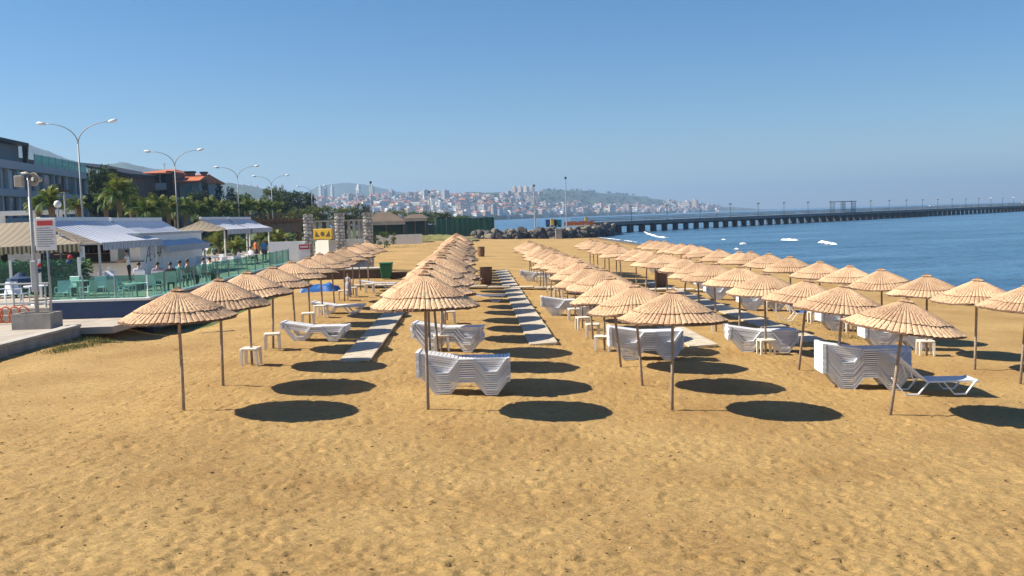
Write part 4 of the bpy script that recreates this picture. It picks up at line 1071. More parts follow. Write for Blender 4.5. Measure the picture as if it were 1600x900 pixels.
for px, Y, w in LAMPS:
    jy = {122: 225, 273: 260, 371: 279, 424: 290, 487: 303}[px]; p = at(px, jy, Y)
    t = thing('street_lamp', (p.x, Y, p.z - 7.9), f'double armed grey street lamp along the promenade, {w}', 'street lamp', 'double armed street lamps', R(-4))
    part('pole', lampole, t)
    for me, e, s in ((armL, eL, -1), (armR, eR, 1)):
        part('arm', me, t, (0, 0, 7.88)); part('lamp_head', headm, t, (e[0] + s * .3, 0, 7.88 + e[2] + .04), (0, s * R(80), 0), (1, 1, 1))
def globe_lamp():
    p = at(90, 319, 52); t = thing('globe_lamp', (p.x, 52, .5), 'white globe lamp on a short pole above the beige awning', 'lamp')
    part('pole', MB().tube([(0, 0, 0), (0, 0, p.z - .7)], .05, 8).mesh('pole', METAL), t); part('globe', MB().lathe([(.02, -.2), (.14, -.15), (.2, 0), (.14, .15), (.02, .2)], 14).mesh('globe', WHITE, smooth=True), t, (0, 0, p.z - .5))
    p = at(100, 300, 62); t = thing('traffic_pole', (p.x, 62, .5), 'thin grey pole with a dark fixture in front of the left building', 'pole')
    part('pole', MB().tube([(0, 0, 0), (0, 0, p.z - .5)], .06, 8).mesh('pole', METAL), t); part('fixture', MB().box((-.3, -.1, 0), (.35, .1, .12)).box((-.3, -.1, .12), (-.15, .1, .5)).mesh('fixture', DARK), t, (0, 0, p.z - .5))
globe_lamp()

# ------------------------------------------------------------------ buildings behind the promenade
def left_building():
    x = lambda y: -53 - (y - 100) * .13
    t = thing('apartment_building', (-60, 115, .5), 'grey white modern apartment block with dark glazing at far left', 'building', rz=0); t.rotation_euler = (0, 0, math.atan(.13))
    GW = pm('grey_render', (.44, .44, .46), .7, .08, .3); GW2 = pm('dark_grey_render', (.16, .18, .20), .6, .1, .3)
    # local frame: facade on +x = 0 .. length along y from -32 to 16
    f = 5.0
    y0, y1 = -34.0, 15.4
    P = lambda nm, lo, hi, mat, par=t, **k: part(nm, MB().box(lo, hi).mesh(nm, mat, **k), par, (f, 0, -.5))
    P('wall', (-14, y0, .0), (-.35, y1, 10.9), GW)
    for z0, z1 in ((10.35, 11.25), (7.4, 8.2), (4.4, 5.1)): P('floor_band', (-14.2, y0 - .1, z0), (.25, y1 + .25, z1), GW, bevel=.05)
    for (za, zb) in ((8.2, 10.35), (5.1, 7.4), (.6, 4.4)):
        y = y0; k = 0; R_ = random.Random(int(za))
        while y < y1 - 1:
            w = [3.1, 1.5, 2.3][k % 3]; fr = part('window', MB().box((-.36, y, za), (-.28, y + w, zb)).mesh('window', GW2), t, (f, 0, -.5))
            part('pane', MB().box((-.28, y + .08, za + .08), (-.25, y + w - .08, zb - .08)).mesh('pane', PANEG if (k % 3 == 0 or R_.random() < .25) else PANE), fr)
            P('pilaster', (-.35, y + w, za), (.05, y + w + .42, zb), GW); y += w + .42; k += 1
    # set-back top floor and roof pieces
    P('penthouse', (-11, y0, 11.25), (-1.6, -4.5, 13.4), GW2); P('roof_slab', (-12, y0, 13.4), (-.6, -4.0, 13.75), DARK)
    part('roof_wing', MB().prism([(-1.2, 11.25), (-.8, 11.25), (-.6, 13.4), (-1.2, 13.4)], -4.5, -4.1).mesh('roof_wing', DARK), t, (f, 0, -.5))
    for a, b, z in ((-19.4, -16.2, 15.0), (-12.8, -9.2, 14.6), (-7.5, -4.6, 14.4)): P('chimney', (-6, a, 13.75), (-4.2, b, z), GW)
    TEAL = glass_mat('teal_glass', (.25, .72, .66), .55)
    y = -4.0
    while y < y1: P('terrace_glass', (-.12, y + .03, 11.25), (-.08, y + 2.4, 12.5), TEAL); P('terrace_post', (-.16, y - .03, 11.25), (-.06, y + .02, 12.55), GREYP); y += 2.43
    P('rear_roof', (-11, 3, 11.25), (-6, y1 + 14, 13.0), DARK)
    c = thing('site_canopy', (-38, 70, .5), 'long white flat canopy before the left building', 'canopy')
    a, b = at(0, 331, 72), at(128, 338, 84)
    part('roof', MB().box((-7, 0, a.z - .8), (5.5, 3, a.z - .5)).mesh('roof', WHITE), c)
    for xx in (-6.5, -4, -1.5, 1, 3.4, 5.2): part('post', MB().box((xx - .15, .1, 0), (xx + .15, .4, a.z - .8)).mesh('post', WHITE), c)
left_building()
ROOFR = pm('red_roof_tile', (.46, .13, .05), .8, .25, 1.5, bump=.3, bscale=6)
def second_building():
    Y = 150.0; X = lambda px: at(px, 300, Y).x; Z = lambda py, px=250: at(px, py, Y).z
    t = thing('terracotta_roof_house', (X(250), Y, .5), 'white banded house with an orange tiled roof and brown columns', 'house'); o = (-X(250), -Y, -.5)
    P = lambda nm, lo, hi, mat, par=None, **k: part(nm, MB().box(lo, hi).mesh(nm, mat, **k), par or t, o)
    BR = pm('brown_brick', (.17, .10, .08), .8, .2, 2); WB = pm('balcony_white', (.50, .50, .53), .7, .06); GB = pm('grey_blue_wall', (.27, .31, .35), .8, .08)
    P('wall', (X(208), Y + 1.6, .5), (X(268), Y + 14, Z(272)), BR)
    for a, b in ((286, 297), (315, 328)): P('balcony', (X(207), Y - .6, Z(b)), (X(269), Y + 1.58, Z(a)), WB, bevel=.04)
    for a, b in ((298, 314.5), (328.5, 342)):
        w = P('window', (X(211), Y + 1.35, Z(b)), (X(264), Y + 1.58, Z(a)), DARK); n = 5
        for k in range(n): xx = X(211) + .2 + k * (X(264) - X(211) - .3) / n; part('pane', MB().box((xx, Y + 1.30, Z(b) + .15), (xx + (X(264) - X(211)) / n - .25, Y + 1.345, Z(a) - .15)).mesh('pane', PANE), w, (0, 0, 0))
    for px in (228, 240, 252): P('post', (X(px) - .1, Y - .3, Z(286)), (X(px) + .1, Y - .1, Z(270)), GREYP)
    P('loggia', (X(215), Y + 1.4, Z(284)), (X(262), Y + 1.58, Z(272)), DARK)
    P('column', (X(264), Y - .9, .5), (X(271), Y + 1.2, Z(268)), DARK); P('column', (X(272), Y - .5, .5), (X(279), Y + 3, Z(270)), BR)
    P('wall', (X(279) + .01, Y + .6, .5), (X(309), Y + 12, Z(284)), GB)
    w = P('window', (X(286), Y + .5, Z(312)), (X(300), Y + .59, Z(290)), GREYP); part('pane', MB().box((X(287), Y + .45, Z(311)), (X(299), Y + .495, Z(291))).mesh('pane', PANEG), w)
    def hip(x0, x1, y0, y1, ze, zr, f=.35):
        cx0, cx1 = x0 + (x1 - x0) * f, x1 - (x1 - x0) * f; cy = (y0 + y1) / 2; m = MB()
        m.add([(x0, y0, ze), (x1, y0, ze), (x1, y1, ze), (x0, y1, ze), (cx0, cy, zr), (cx1, cy, zr), (x0, y0, ze - .2), (x1, y0, ze - .2), (x1, y1, ze - .2), (x0, y1, ze - .2)],
              [(0, 1, 5, 4), (1, 2, 5), (2, 3, 4, 5), (3, 0, 4), (9, 8, 7, 6), (6, 7, 1, 0), (7, 8, 2, 1), (8, 9, 3, 2), (9, 6, 0, 3)]); return m
    part('roof', hip(X(218), X(272), Y - 1.2, Y + 15, Z(270.5), Z(261)).mesh('roof', ROOFR), t, o); part('roof', hip(X(270), X(314), Y - .6, Y + 13, Z(284), Z(271), .12).mesh('roof', ROOFR), t, o)
    for px, a, b in ((281, 266.5, 275), (287, 266.5, 275), (306, 268, 284)): c = P('chimney', (X(px) - .35, Y + 4, Z(b) - 1), (X(px) + .35, Y + 4.9, Z(a) - .3), BR); P('chimney_cap', (X(px) - .5, Y + 3.85, Z(a) - .298), (X(px) + .5, Y + 5.05, Z(a)), DARK, c).location = (0, 0, 0)
    part('antenna', MB().tube([(X(241), Y + 5, Z(262)), (X(241), Y + 5, Z(252))], .05, 5).tube([(X(237), Y + 5, Z(253)), (X(245), Y + 5, Z(254))], .035, 5).mesh('antenna', METAL), t, o)
    # long low brown roof to the left of it
    X2 = lambda px: at(px, 300, 140).x; Z2 = lambda py, px=170: at(px, py, 140).z
    h = thing('dark_roof_house', (X2(180), 140, .5), 'house with a long dark roof half hidden behind the big tree', 'house'); o2 = (-X2(180), -140, -.5)
    part('wall', MB().box((X2(120), 140, .5), (X2(206), 152, Z2(272))).mesh('wall', BR), h, o2)
    part('roof', MB().add([(X2(108), 138, Z2(252, 108)), (X2(212), 138, Z2(272, 212)), (X2(212), 153, Z2(270, 212)), (X2(108), 153, Z2(250, 108)), (X2(108), 138, Z2(255, 108)), (X2(212), 138, Z2(276, 212)), (X2(212), 153, Z2(274, 212)), (X2(108), 153, Z2(254, 108))], [(0, 1, 2, 3), (7, 6, 5, 4), (0, 4, 5, 1), (1, 5, 6, 2), (2, 6, 7, 3), (3, 7, 4, 0)]).mesh('roof', DARK), h, o2)
second_building()

# ------------------------------------------------------------------ trees, palms, shrubs
BARK = pm('bark', (.10, .075, .055), .9, .3, 6, bump=.6, bscale=20)
L_DARK = leaf_mat('dark_leaf', (.036, .066, .02)); L_MID = leaf_mat('mid_leaf', (.07, .12, .026)); L_CON = leaf_mat('conifer_leaf', (.025, .048, .026), .15); L_OLIVE = leaf_mat('olive_leaf', (.12, .14, .036))
def tree_mesh(kind, seed):
    R_ = random.Random(seed); tr = MB(); cr = MB(); cs = []
    if kind == 'conifer':
        tr.tube([(0, 0, 0), (0.1, 0, .9)], [.03, .006], 7)
        for k in range(26):
            z = .12 + .85 * k / 26; r = .30 * (1 - z) ** .75 + .02
            for a in range(max(3, int(9 * (1 - z)) + 2)): w = a * 2.4 + k; cs.append((r * R_.uniform(.5, 1) * math.cos(w), r * R_.uniform(.5, 1) * math.sin(w), z + R_.uniform(-.03, .02)))
        leaf_cloud(cr, cs, 16, .022, .06, seed)
    else:
        tr.tube([(0, 0, 0), (.02, .01, .25), (.0, .03, .5)], [.035, .026, .018], 8)
        for k in range(8):
            a = k * .8 + R_.random(); e = (.30 * math.cos(a), .30 * math.sin(a), .55 + .3 * R_.random()); tr.tube([(0.01, .02, .28 + .03 * k), (e[0] * .5, e[1] * .5, .5), e], [.016, .010, .004], 5)
        for k in range(58):
            a = R_.random() * 6.28; u = R_.uniform(-1, 1); rr = R_.random() ** .35; c = math.sqrt(1 - u * u)
            cs.append((.36 * rr * c * math.cos(a), .36 * rr * c * math.sin(a), .60 + .34 * rr * u + .05 * math.sin(a * 2)))
        leaf_cloud(cr, cs, 70, .022, .10, seed)
    return tr.mesh('trunk', BARK, smooth=True), cr
TREES = {}
for kd, mat in (('round', L_DARK), ('leafy', L_MID), ('conifer', L_CON), ('olive', L_OLIVE)):
    for s in range(2): a, c = tree_mesh(kd, s + 3); TREES[kd, s] = (a, c.mesh('crown', mat))
def tree(px, ytop, Y, width, kind, label, z0=.4, s=0):
    p = at(px, 330, Y); h = at(px, ytop, Y).z - z0; w = width * Y / FPX / .78
    t = thing({'conifer': 'conifer_tree'}.get(kind, 'leafy_tree'), (p.x, Y, z0), label, 'tree', None, random.uniform(0, 6)); t.scale = (w, w, h / .97)
    part('trunk', TREES[kind, s][0], t); part('crown', TREES[kind, s][1], t)
for a in [(165, 256, 112, 62, 'round', 'big dark tree between the left building and the palms'), (205, 285, 104, 40, 'leafy', 'green tree behind the tall palm, left of the banded house'), (190, 275, 118, 44, 'round', 'dark tree behind the tall palm'),
          (322, 279, 150, 34, 'conifer', 'tall dark conifer right of the orange roof'), (345, 287, 155, 44, 'conifer', 'broad dark conifer beside the tall one'), (362, 292, 160, 46, 'conifer', 'third dark conifer sloping down to the right'), (308, 296, 145, 40, 'round', 'dark tree below the orange roof'),
          (380, 300, 170, 44, 'leafy', 'green tree by the third street lamp'), (427, 290, 175, 40, 'olive', 'light green round tree behind the fourth street lamp'), (455, 296, 178, 46, 'round', 'dark broad tree right of the light green one'), (478, 299, 182, 44, 'round', 'dark tree at the right end of the clump'), (440, 305, 160, 50, 'round', 'low dark tree in front of the clump'),
          (405, 308, 165, 44, 'leafy', 'low green tree left of the fourth street lamp'), (500, 320, 150, 52, 'olive', 'olive bushy tree behind the left stone pillar'), (540, 322, 155, 54, 'olive', 'olive bushy tree behind the middle stone pillar'), (565, 318, 170, 36, 'round', 'small dark tree behind the right pillar'),
          (600, 330, 175, 50, 'leafy', 'green tree left of the brown tent roof'), (655, 330, 200, 60, 'leafy', 'green tree behind the brown tent roof'), (690, 331, 205, 50, 'round', 'dark tree behind the green fabric fence'), (720, 336, 210, 40, 'leafy', 'small tree above the right part of the green fence'), (620, 326, 215, 40, 'olive', 'pale tree behind the tent roofs'), (465, 325, 130, 60, 'olive', 'olive bush left of the stone pillars')]:
    tree(*a, s=random.randint(0, 1))

FROND = leaf_mat('palm_frond', (.085, .14, .028), .3); FRONDY = leaf_mat('palm_frond_yellow', (.19, .21, .045), .3)
def frond_mesh(name, droop, mat, seed):
    R_ = random.Random(seed); m = MB(); pts = []
    for k in range(9):
        u = k / 8; pts.append(Vector((u * (1 - .18 * droop * u), 0, .42 * u * (1.25 - droop * u))))
    m.tube(pts, np.linspace(.018, .004, 9), 4)
    for k in range(1, 24):
        u = k / 24; i = min(int(u * 8), 7); p = pts[i].lerp(pts[i + 1], u * 8 - i); d = (pts[i + 1] - pts[i]).normalized(); ln = .34 * math.sin(math.pi * (.12 + .82 * u)) ** .7
        for s in (-1, 1):
            q = p + d * ln * .55 + Vector((0, s * ln * .72, R_.uniform(-.12, .02) - .08 * droop)); w = d * .022
            m.add([p - w, p + w, q + w * .3, q - w * .3], [(0, 1, 2, 3)])
    return m.mesh(name, mat)
FR = [frond_mesh('frond', d, mt, k) for k, (d, mt) in enumerate([(1.0, FROND), (1.5, FROND), (2.0, FROND), (.7, FRONDY), (1.3, FRONDY)])]
PTR = MB(); PTR.lathe([(.22, 0), (.19, .1), (.16, .45), (.17, .8), (.24, .93), (.15, 1.0)], 10); PTR = PTR.mesh('trunk', pm('palm_trunk', (.16, .11, .06), .95, .4, 9, bump=.8, bscale=14))
def palm(px, ycrown, Y, label, z0=.45, L=2.0, n=19):
    p = at(px, ycrown, Y); h = max(p.z - z0, .25)
    t = thing('palm_tree', (p.x, Y, z0), label, 'palm', 'palms along the promenade', random.uniform(0, 6)); R_ = random.Random(int(px * 7))
    part('trunk', PTR, t, scale=(1, 1, h))
    for k in range(n):
        a = k * 2.399; e = R_.uniform(-.75, .25) if k > n // 3 else R_.uniform(-1.25, -.6)
        part('frond', R_.choice(FR), t, (0, 0, h - .05), (0, e, a), (L * R_.uniform(.8, 1.1),) * 3)
PALMS = [(80, 318, 66, 'palm with upright fronds left of the first street lamp', 2.3), (122, 322, 68, 'short palm at the foot of the first street lamp', 1.9), (60, 322, 70, 'palm half hidden behind the loudspeaker pole', 2.0), (185, 305, 72, 'tall full palm with yellow stalks behind the awnings', 2.9), (205, 318, 84, 'palm just right of the tall full palm', 2.4), (165, 318, 80, 'palm left of the tall full palm', 2.2)]
for px, cy, Y, lb, L in PALMS: palm(px, cy, Y, lb, L=L * .66, n=26 if L > 2.5 else 20)
k = 0
for px in range(228, 440, 16):
    k += 1; Y = 78 + k * 4.2; palm(px + random.uniform(-4, 4), 333 - k * .3 + random.uniform(-5, 3), Y, f'bushy palm, {ORD[k - 1]} from the left in the hedge of palms'.replace('nearest from', 'first from'), L=1.8, n=30)
palm(343, 384, 78, 'low fan palm under the second awnings', L=1.6, n=16, z0=.9); palm(368, 388, 74, 'low spreading palm between the awning posts', L=1.3, n=14, z0=.9); palm(435, 378, 84, 'low palm beside the white gateway wall', L=1.6, n=16, z0=.8); palm(413, 372, 88, 'low yellow green palm left of the gateway', L=1.5, n=14, z0=.8)
def shrub(px, py, Y, w, h, label, mat, z0=.9):
    p = at(px, py, Y); m = MB(); R_ = random.Random(px)
    cs = [(R_.uniform(-.5, .5) * w, R_.uniform(-.3, .3) * w, R_.uniform(.15, .85) * h) for _ in range(16)]
    leaf_cloud(m, cs, 60, .10, .32, px); t = thing('shrub', (p.x, Y, z0), label, 'shrub'); part('foliage', m.mesh('foliage', mat), t)
    s = MB()
    for c in cs[:6]: s.tube([(0, 0, -.1), (c[0] * .6, c[1] * .6, c[2] * .8)], [.03, .01], 5)
    part('stem', s.mesh('stem', BARK), t)
shrub(293, 398, 66, 2.2, 1.8, 'pale flowering shrub at the end of the white bar', L_OLIVE); shrub(285, 390, 75, 2.6, 2.4, 'tall shrub behind the end of the white bar', L_MID); shrub(360, 392, 88, 3.0, 1.6, 'green shrub beyond the second awnings', L_MID); shrub(395, 388, 92, 3, 1.8, 'dark shrub under the wooden pergola', L_DARK); shrub(455, 385, 90, 2.6, 1.6, 'shrub behind the white gateway wall', L_DARK, .5)
for q_, (px_, Y_, h_) in enumerate([(235, 92, 2.6), (275, 96, 2.9), (318, 101, 3.2), (372, 112, 3.2), (415, 122, 3.2), (150, 88, 2.4)]): shrub(px_, 345, Y_, 7, h_, f'dense dark bush filling the palm hedge, {ORD[q_]} planted'.replace('nearest planted', 'left of the second lamp').replace(' planted', ' along it'), L_MID if q_ % 2 else L_DARK, .5)
shrub(600, 372, 118, 2.6, 2.2, 'green bush behind the long white beach wall', L_MID, .4); shrub(230, 335, 96, 5, 2.6, 'broad dark bush below the palm hedge', L_DARK, .5); shrub(300, 345, 98, 6, 3.0, 'long dark bush behind the second awnings', L_DARK, .5); shrub(350, 345, 104, 6, 3.0, 'dark bush right of the long one', L_MID, .5); shrub(400, 345, 110, 6, 3.0, 'dark bush near the wooden pergola', L_DARK, .5); shrub(255, 352, 90, 5, 2.4, 'dark bush right behind the striped awning', L_MID, .5); shrub(500, 352, 100, 6, 2.2, 'bush behind the gateway balusters', L_DARK, .5); shrub(560, 352, 105, 6, 2.2, 'bush behind the right stone pillar', L_MID, .5)

# wooden pergola with a slatted top
def pergola():
    Y = 90; X = lambda px: at(px, 350, Y).x; Z = lambda py: at(420, py, Y).z; WP = pm('brown_timber', (.14, .085, .045), .8, .25, 4)
    t = thing('wooden_pergola', (X(420), Y, .7), 'brown slatted wooden pergola left of the stone pillars', 'pergola'); o = (-X(420), -Y, -.7)
    for y in (Y, Y + 5): part('beam', MB().box((X(382), y - .1, Z(349)), (X(472), y + .1, Z(345.5))).mesh('beam', WP), t, o)
    xx = X(384); k = 0
    while xx < X(470): part('slat', MB().box((xx - .05, Y - .6, Z(345.4) + .003), (xx + .05, Y + 5.6, Z(342))).mesh('slat', WP), t, o); xx += .38
    for px in (386, 402, 425, 448, 469):
        for y in (Y, Y + 5): part('post', MB().box((X(px) - .1, y - .1, .5), (X(px) + .1, y + .1, Z(349) - .003)).mesh('post', WP), t, o)
    xx = X(388)
    while xx < X(470): part('hanging_slat', MB().box((xx - .06, Y - .16, Z(342) + .004), (xx + .06, Y - .12, Z(333))).mesh('hanging_slat', WP), t, o); xx += .5
    part('shade_cloth', MB().box((X(384), Y - .3, Z(364)), (X(472), Y - .26, Z(350))).mesh('shade_cloth', pm('brown_mat', (.13, .10, .07), .9, .3)), t, o)
pergola()
def tents():
    BRN = pm('tent_brown', (.13, .095, .07), .9, .15, .5); SCR = pm('dark_green_net', (.012, .04, .03), .9, .35, .3, bump=.3, bscale=2); SCG = pm('green_fabric', (.012, .075, .05), .85, .3, .25, bump=.5, bscale=1.2)
    def tent(px0, px1, pr, ye, yr, yb, Y, label):
        X = lambda px: at(px, 345, Y).x; Z = lambda py: at((px0 + px1) / 2, py, Y).z; t = thing('beach_tent', (X(pr), Y, .4), label, 'tent'); o = (-X(pr), -Y, -.4); d = 7
        m = MB().add([(X(px0), Y, Z(ye)), (X(px1), Y, Z(ye)), (X(px1), Y + d, Z(ye)), (X(px0), Y + d, Z(ye)), (X(pr) - 1, Y + d / 2, Z(yr)), (X(pr) + 1, Y + d / 2, Z(yr))], [(0, 1, 5, 4), (1, 2, 5), (2, 3, 4, 5), (3, 0, 4), (3, 2, 1, 0)])
        part('roof', m.mesh('roof', BRN), t, o); part('eave', MB().box((X(px0) + .1, Y + .1, Z(ye) - .5), (X(px1) - .1, Y + .15, Z(ye) - .004)).mesh('eave', CONCP), t, o)
        part('wall', MB().box((X(px0) + .5, Y + .5, .2), (X(px1) - .5, Y + d - .5, Z(ye) - .5)).mesh('wall', SCR), t, o)
        for px in (px0 + 4, (px0 + px1) / 2, px1 - 4): part('post', MB().box((X(px) - .08, Y + .2, .2), (X(px) + .08, Y + .36, Z(ye) - .5)).mesh('post', CORD), t, o)
    tent(572, 634, 594, 346, 331, 366, 140, 'big brown hipped tent roof right of the stone pillars'); tent(628, 668, 648, 341, 334.5, 362, 165, 'small dark hut roof right of the big brown tent')
    X = lambda px: at(px, 350, 185).x; Z = lambda py: at(725, py, 185).z
    t = thing('fabric_fence', (X(680), 185, .3), 'tall green fabric screen fence at the back of the beach', 'fence'); o = (-X(680), -185, -.3)
    pxs = [600, 640, 680, 698, 716, 734, 752, 772]
    for i, (a, b) in enumerate(zip(pxs[:-1], pxs[1:])):
        zt = Z(349 if b <= 680 else 340.5); m = MB(); n = 8
        vs = []; fs = []
        for k in range(n + 1):
            xx = X(a) + (X(b) - X(a)) * k / n; yy = 185 + .05 * math.sin(k * 1.9 + i); vs += [(xx, yy, .1), (xx, yy, zt - .12 * math.sin(math.pi * k / n) * (i % 2))]
        for k in range(n): fs.append((2 * k, 2 * k + 2, 2 * k + 3, 2 * k + 1))
        part('fabric', m.add(vs, fs).mesh('fabric', SCR if b <= 680 else SCG, smooth=True), t, o)
    for px in pxs: part('post', MB().tube([(X(px), 185.25, .0), (X(px), 185.25, Z(349 if px < 680 else 340) + .1)], .06, 6).mesh('post', METAL), t, o)
    p = hit(672, 377); m = MB(); vs = []; fs = []; nx, ny = 30, 12
    for j in range(ny + 1):
        for i in range(nx + 1):
            u, v = i / nx, j / ny; vs.append(((u - .5) * 14, (v - .3) * 12, .9 * math.sin(math.pi * u) ** .7 * math.sin(math.pi * v) ** .8 + .12 * math.sin(i * 2.1 + j * 1.7) * math.sin(math.pi * u) - .1))
    for j in range(ny):
        for i in range(nx): k = j * (nx + 1) + i; fs.append((k, k + 1, k + nx + 2, k + nx + 1))
    o_ = part('grass_mound', m.add(vs, fs).mesh('grass_mound', pm('dry_grass', (.17, .16, .05), .95, .4, .6, bump=.8, bscale=5), smooth=True), None, (p.x, p.y + 6, p.z)); tag(o_, kind='structure')
    # grass tufts
    m = MB(); R_ = random.Random(5)
    def tuft(px, py, n, sp):
        p = hit(px, py)
        for _ in range(n):
            x, y = p.x + R_.gauss(0, sp), p.y + R_.gauss(0, sp * 1.6); z = gz(x, y) - .02; a = R_.random() * 6.28; h = R_.uniform(.05, .16); c, s = .012 * math.cos(a), .012 * math.sin(a)
            m.add([(x - c, y - s, z), (x + c, y + s, z), (x + R_.gauss(0, .06), y + R_.gauss(0, .06), z + h)], [(0, 1, 2)])
    for a in ((118, 543, 700, .28), (95, 549, 260, .2), (150, 533, 350, .28), (168, 536, 200, .2), (290, 511, 500, .5), (315, 507, 300, .4), (130, 528, 260, .3), (640, 385, 900, 2.2), (1330, 528, 160, .3), (1240, 505, 160, .4)): tuft(*a)
    o_ = part('grass_tufts', m.mesh('grass_tufts', leaf_mat('grass_blade', (.13, .14, .04)))); tag(o_, kind='stuff')
tents()

# ------------------------------------------------------------------ breakwater, poles, boards
ROCKM = [pm('dark_rock', (.085, .078, .07), .9, .3, 1.2, bump=.8, bscale=5, rnd=.4), pm('pale_rock', (.20, .17, .13), .9, .3, 1.2, bump=.8, bscale=5, rnd=.3)]
import bmesh
rocks = []
for s in range(8):
    bm = bmesh.new(); bmesh.ops.create_icosphere(bm, subdivisions=2, radius=1); R_ = random.Random(s)
    pl = [(Vector((R_.gauss(0, 1), R_.gauss(0, 1), R_.gauss(0, 1))).normalized(), R_.uniform(.55, .9)) for _ in range(9)]
    for v in bm.verts:
        for nrm, d in pl:
            e = v.co.dot(nrm) - d
            if e > 0: v.co -= nrm * e
    me = bpy.data.meshes.new('rock'); bm.to_mesh(me); bm.free(); me.materials.append(ROCKM[s % 4 == 3]); rocks.append(me)
def breakwater():
    m = MB(); A = [at(742, 372, 168), at(800, 372, 172), at(870, 370, 182), at(930, 368, 200), at(962, 364, 218)]
    poly = [(a.x, a.y + 1.0) for a in A] + [(a.x + 2, a.y + 26) for a in A[::-1]]
    struct('breakwater_bank', m.slab(poly, -3, .75).mesh('breakwater_bank', pm('bank_earth', (.24, .18, .10), .95, .3, .5, bump=.5, bscale=3)))
    R_ = random.Random(11)
    for k in range(190):
        u = R_.random() * 3.999; i = int(u); a = A[i].lerp(A[i + 1], u - i); v = R_.random()
        g = max(gz(a.x, a.y), -1.4); z = g + (1.0 - g) * v; y = a.y - 1.8 + 3.6 * v + R_.uniform(-.4, .4); sc_ = R_.uniform(.45, 1.05)
        ri = R_.randrange(len(rocks)); o = part('breakwater_rock', rocks[ri], None, (a.x + R_.uniform(-.5, .5), y, z), (R_.random() * 6, R_.random() * 6, R_.random() * 6), (sc_, sc_ * R_.uniform(.7, 1.1), sc_ * R_.uniform(.6, .9)))
        zn = ['at the left end', 'left of the concrete block', 'right of the concrete block', 'by the start of the pier'][min(int(u), 3)]
        tag(o, f'{"pale" if ri % 4 == 3 else "dark"} {"large" if sc_ > .8 else "small"} boulder {"at the foot" if v < .4 else "on the crest" if v > .7 else "in the middle"} of the breakwater, {zn}', 'rock', 'boulders of the breakwater')
    def solo_box(name, px, py0, py1, wpx, Y, mat, label, cat, d=.8):
        a = at(px, py1, Y); z1 = at(px, py0, Y).z; w = wpx * Y / FPX / 2
        t = thing(name, (a.x, Y, a.z), label, cat); h = z1 - a.z
        part('body', MB().box((-w, -d / 2, .06), (w, d / 2, h * .86)).mesh('body', mat, bevel=.04), t)
        part('lid', MB().prism([(-w * 1.04, h * .862), (w * 1.04, h * .862), (w * .9, h), (-w * .9, h)], -d / 2 - .03, d / 2 + .03).mesh('lid', mat), t)
        part('foot', MB().box((-w * .8, -d / 3, -.3), (w * .8, d / 3, .058)).mesh('foot', DARK), t)
    solo_box('recycling_bin', 856, 343, 352, 7, 190, pm('bin_blue', (.02, .07, .30), .5), 'blue recycling container on the breakwater', 'bin'); solo_box('recycling_bin', 863, 342, 352.5, 5, 189.5, pm('bin_yellow', (.75, .50, .02), .5), 'yellow recycling container between the blue and black ones', 'bin')
    solo_box('recycling_bin', 868, 343, 352, 5, 190, DARK, 'black container between the yellow and teal ones', 'bin'); solo_box('recycling_bin', 874, 343, 352, 7, 190.5, pm('bin_teal', (.02, .30, .36), .5), 'teal container at the right end of the row', 'bin')
    solo_box('yellow_cabinet', 916, 339, 347, 4, 225, YEL, 'small yellow cabinet at the start of the pier', 'cabinet'); solo_box('concrete_block', 873, 357, 374, 10, 178, CONC, 'dark upright concrete block among the boulders', 'block', 1.2)
    t = thing('safety_fence', at(905, 352, 206), 'orange mesh safety fence on the end of the breakwater', 'fence'); ORG = pm('orange_mesh', (.60, .15, .04), .8, .2)
    for k in range(8): part('mesh_panel', MB().box((k * .8 - 3.2, -.02 + .02 * (k % 2), 0), (k * .8 - 2.42, .01 + .02 * (k % 2), .75 + .08 * (k % 3))).mesh('mesh_panel', ORG), t); part('stake', MB().tube([(k * .8 - 3.21, 0, -.3), (k * .8 - 3.21, 0, 1)], .03, 5).mesh('stake', CORD), t)
    for px, yt, yb, Y, lb in ((885.5, 278, 352, 195, 'tall floodlight mast standing on the breakwater'), (836, 290, 352, 200, 'thinner pole left of the tall floodlight mast'), (672, 300, 345, 230, 'thin floodlight mast behind the green fence'), (581, 285, 335, 190, 'tall thin mast behind the right stone pillar')):
        b = at(px, yb, Y); h = at(px, yt, Y).z - b.z; t = thing('floodlight_mast', b, lb, 'mast'); part('pole', MB().tube([(0, 0, -.5), (0, 0, h)], [.14, .08], 8).mesh('pole', METAL), t)
        part('floodlight', MB().lathe([(.16, -.2), (.26, -.05), (.22, .15), (.08, .25)], 10).mesh('floodlight', DARK), t, (0, 0, h))
breakwater()

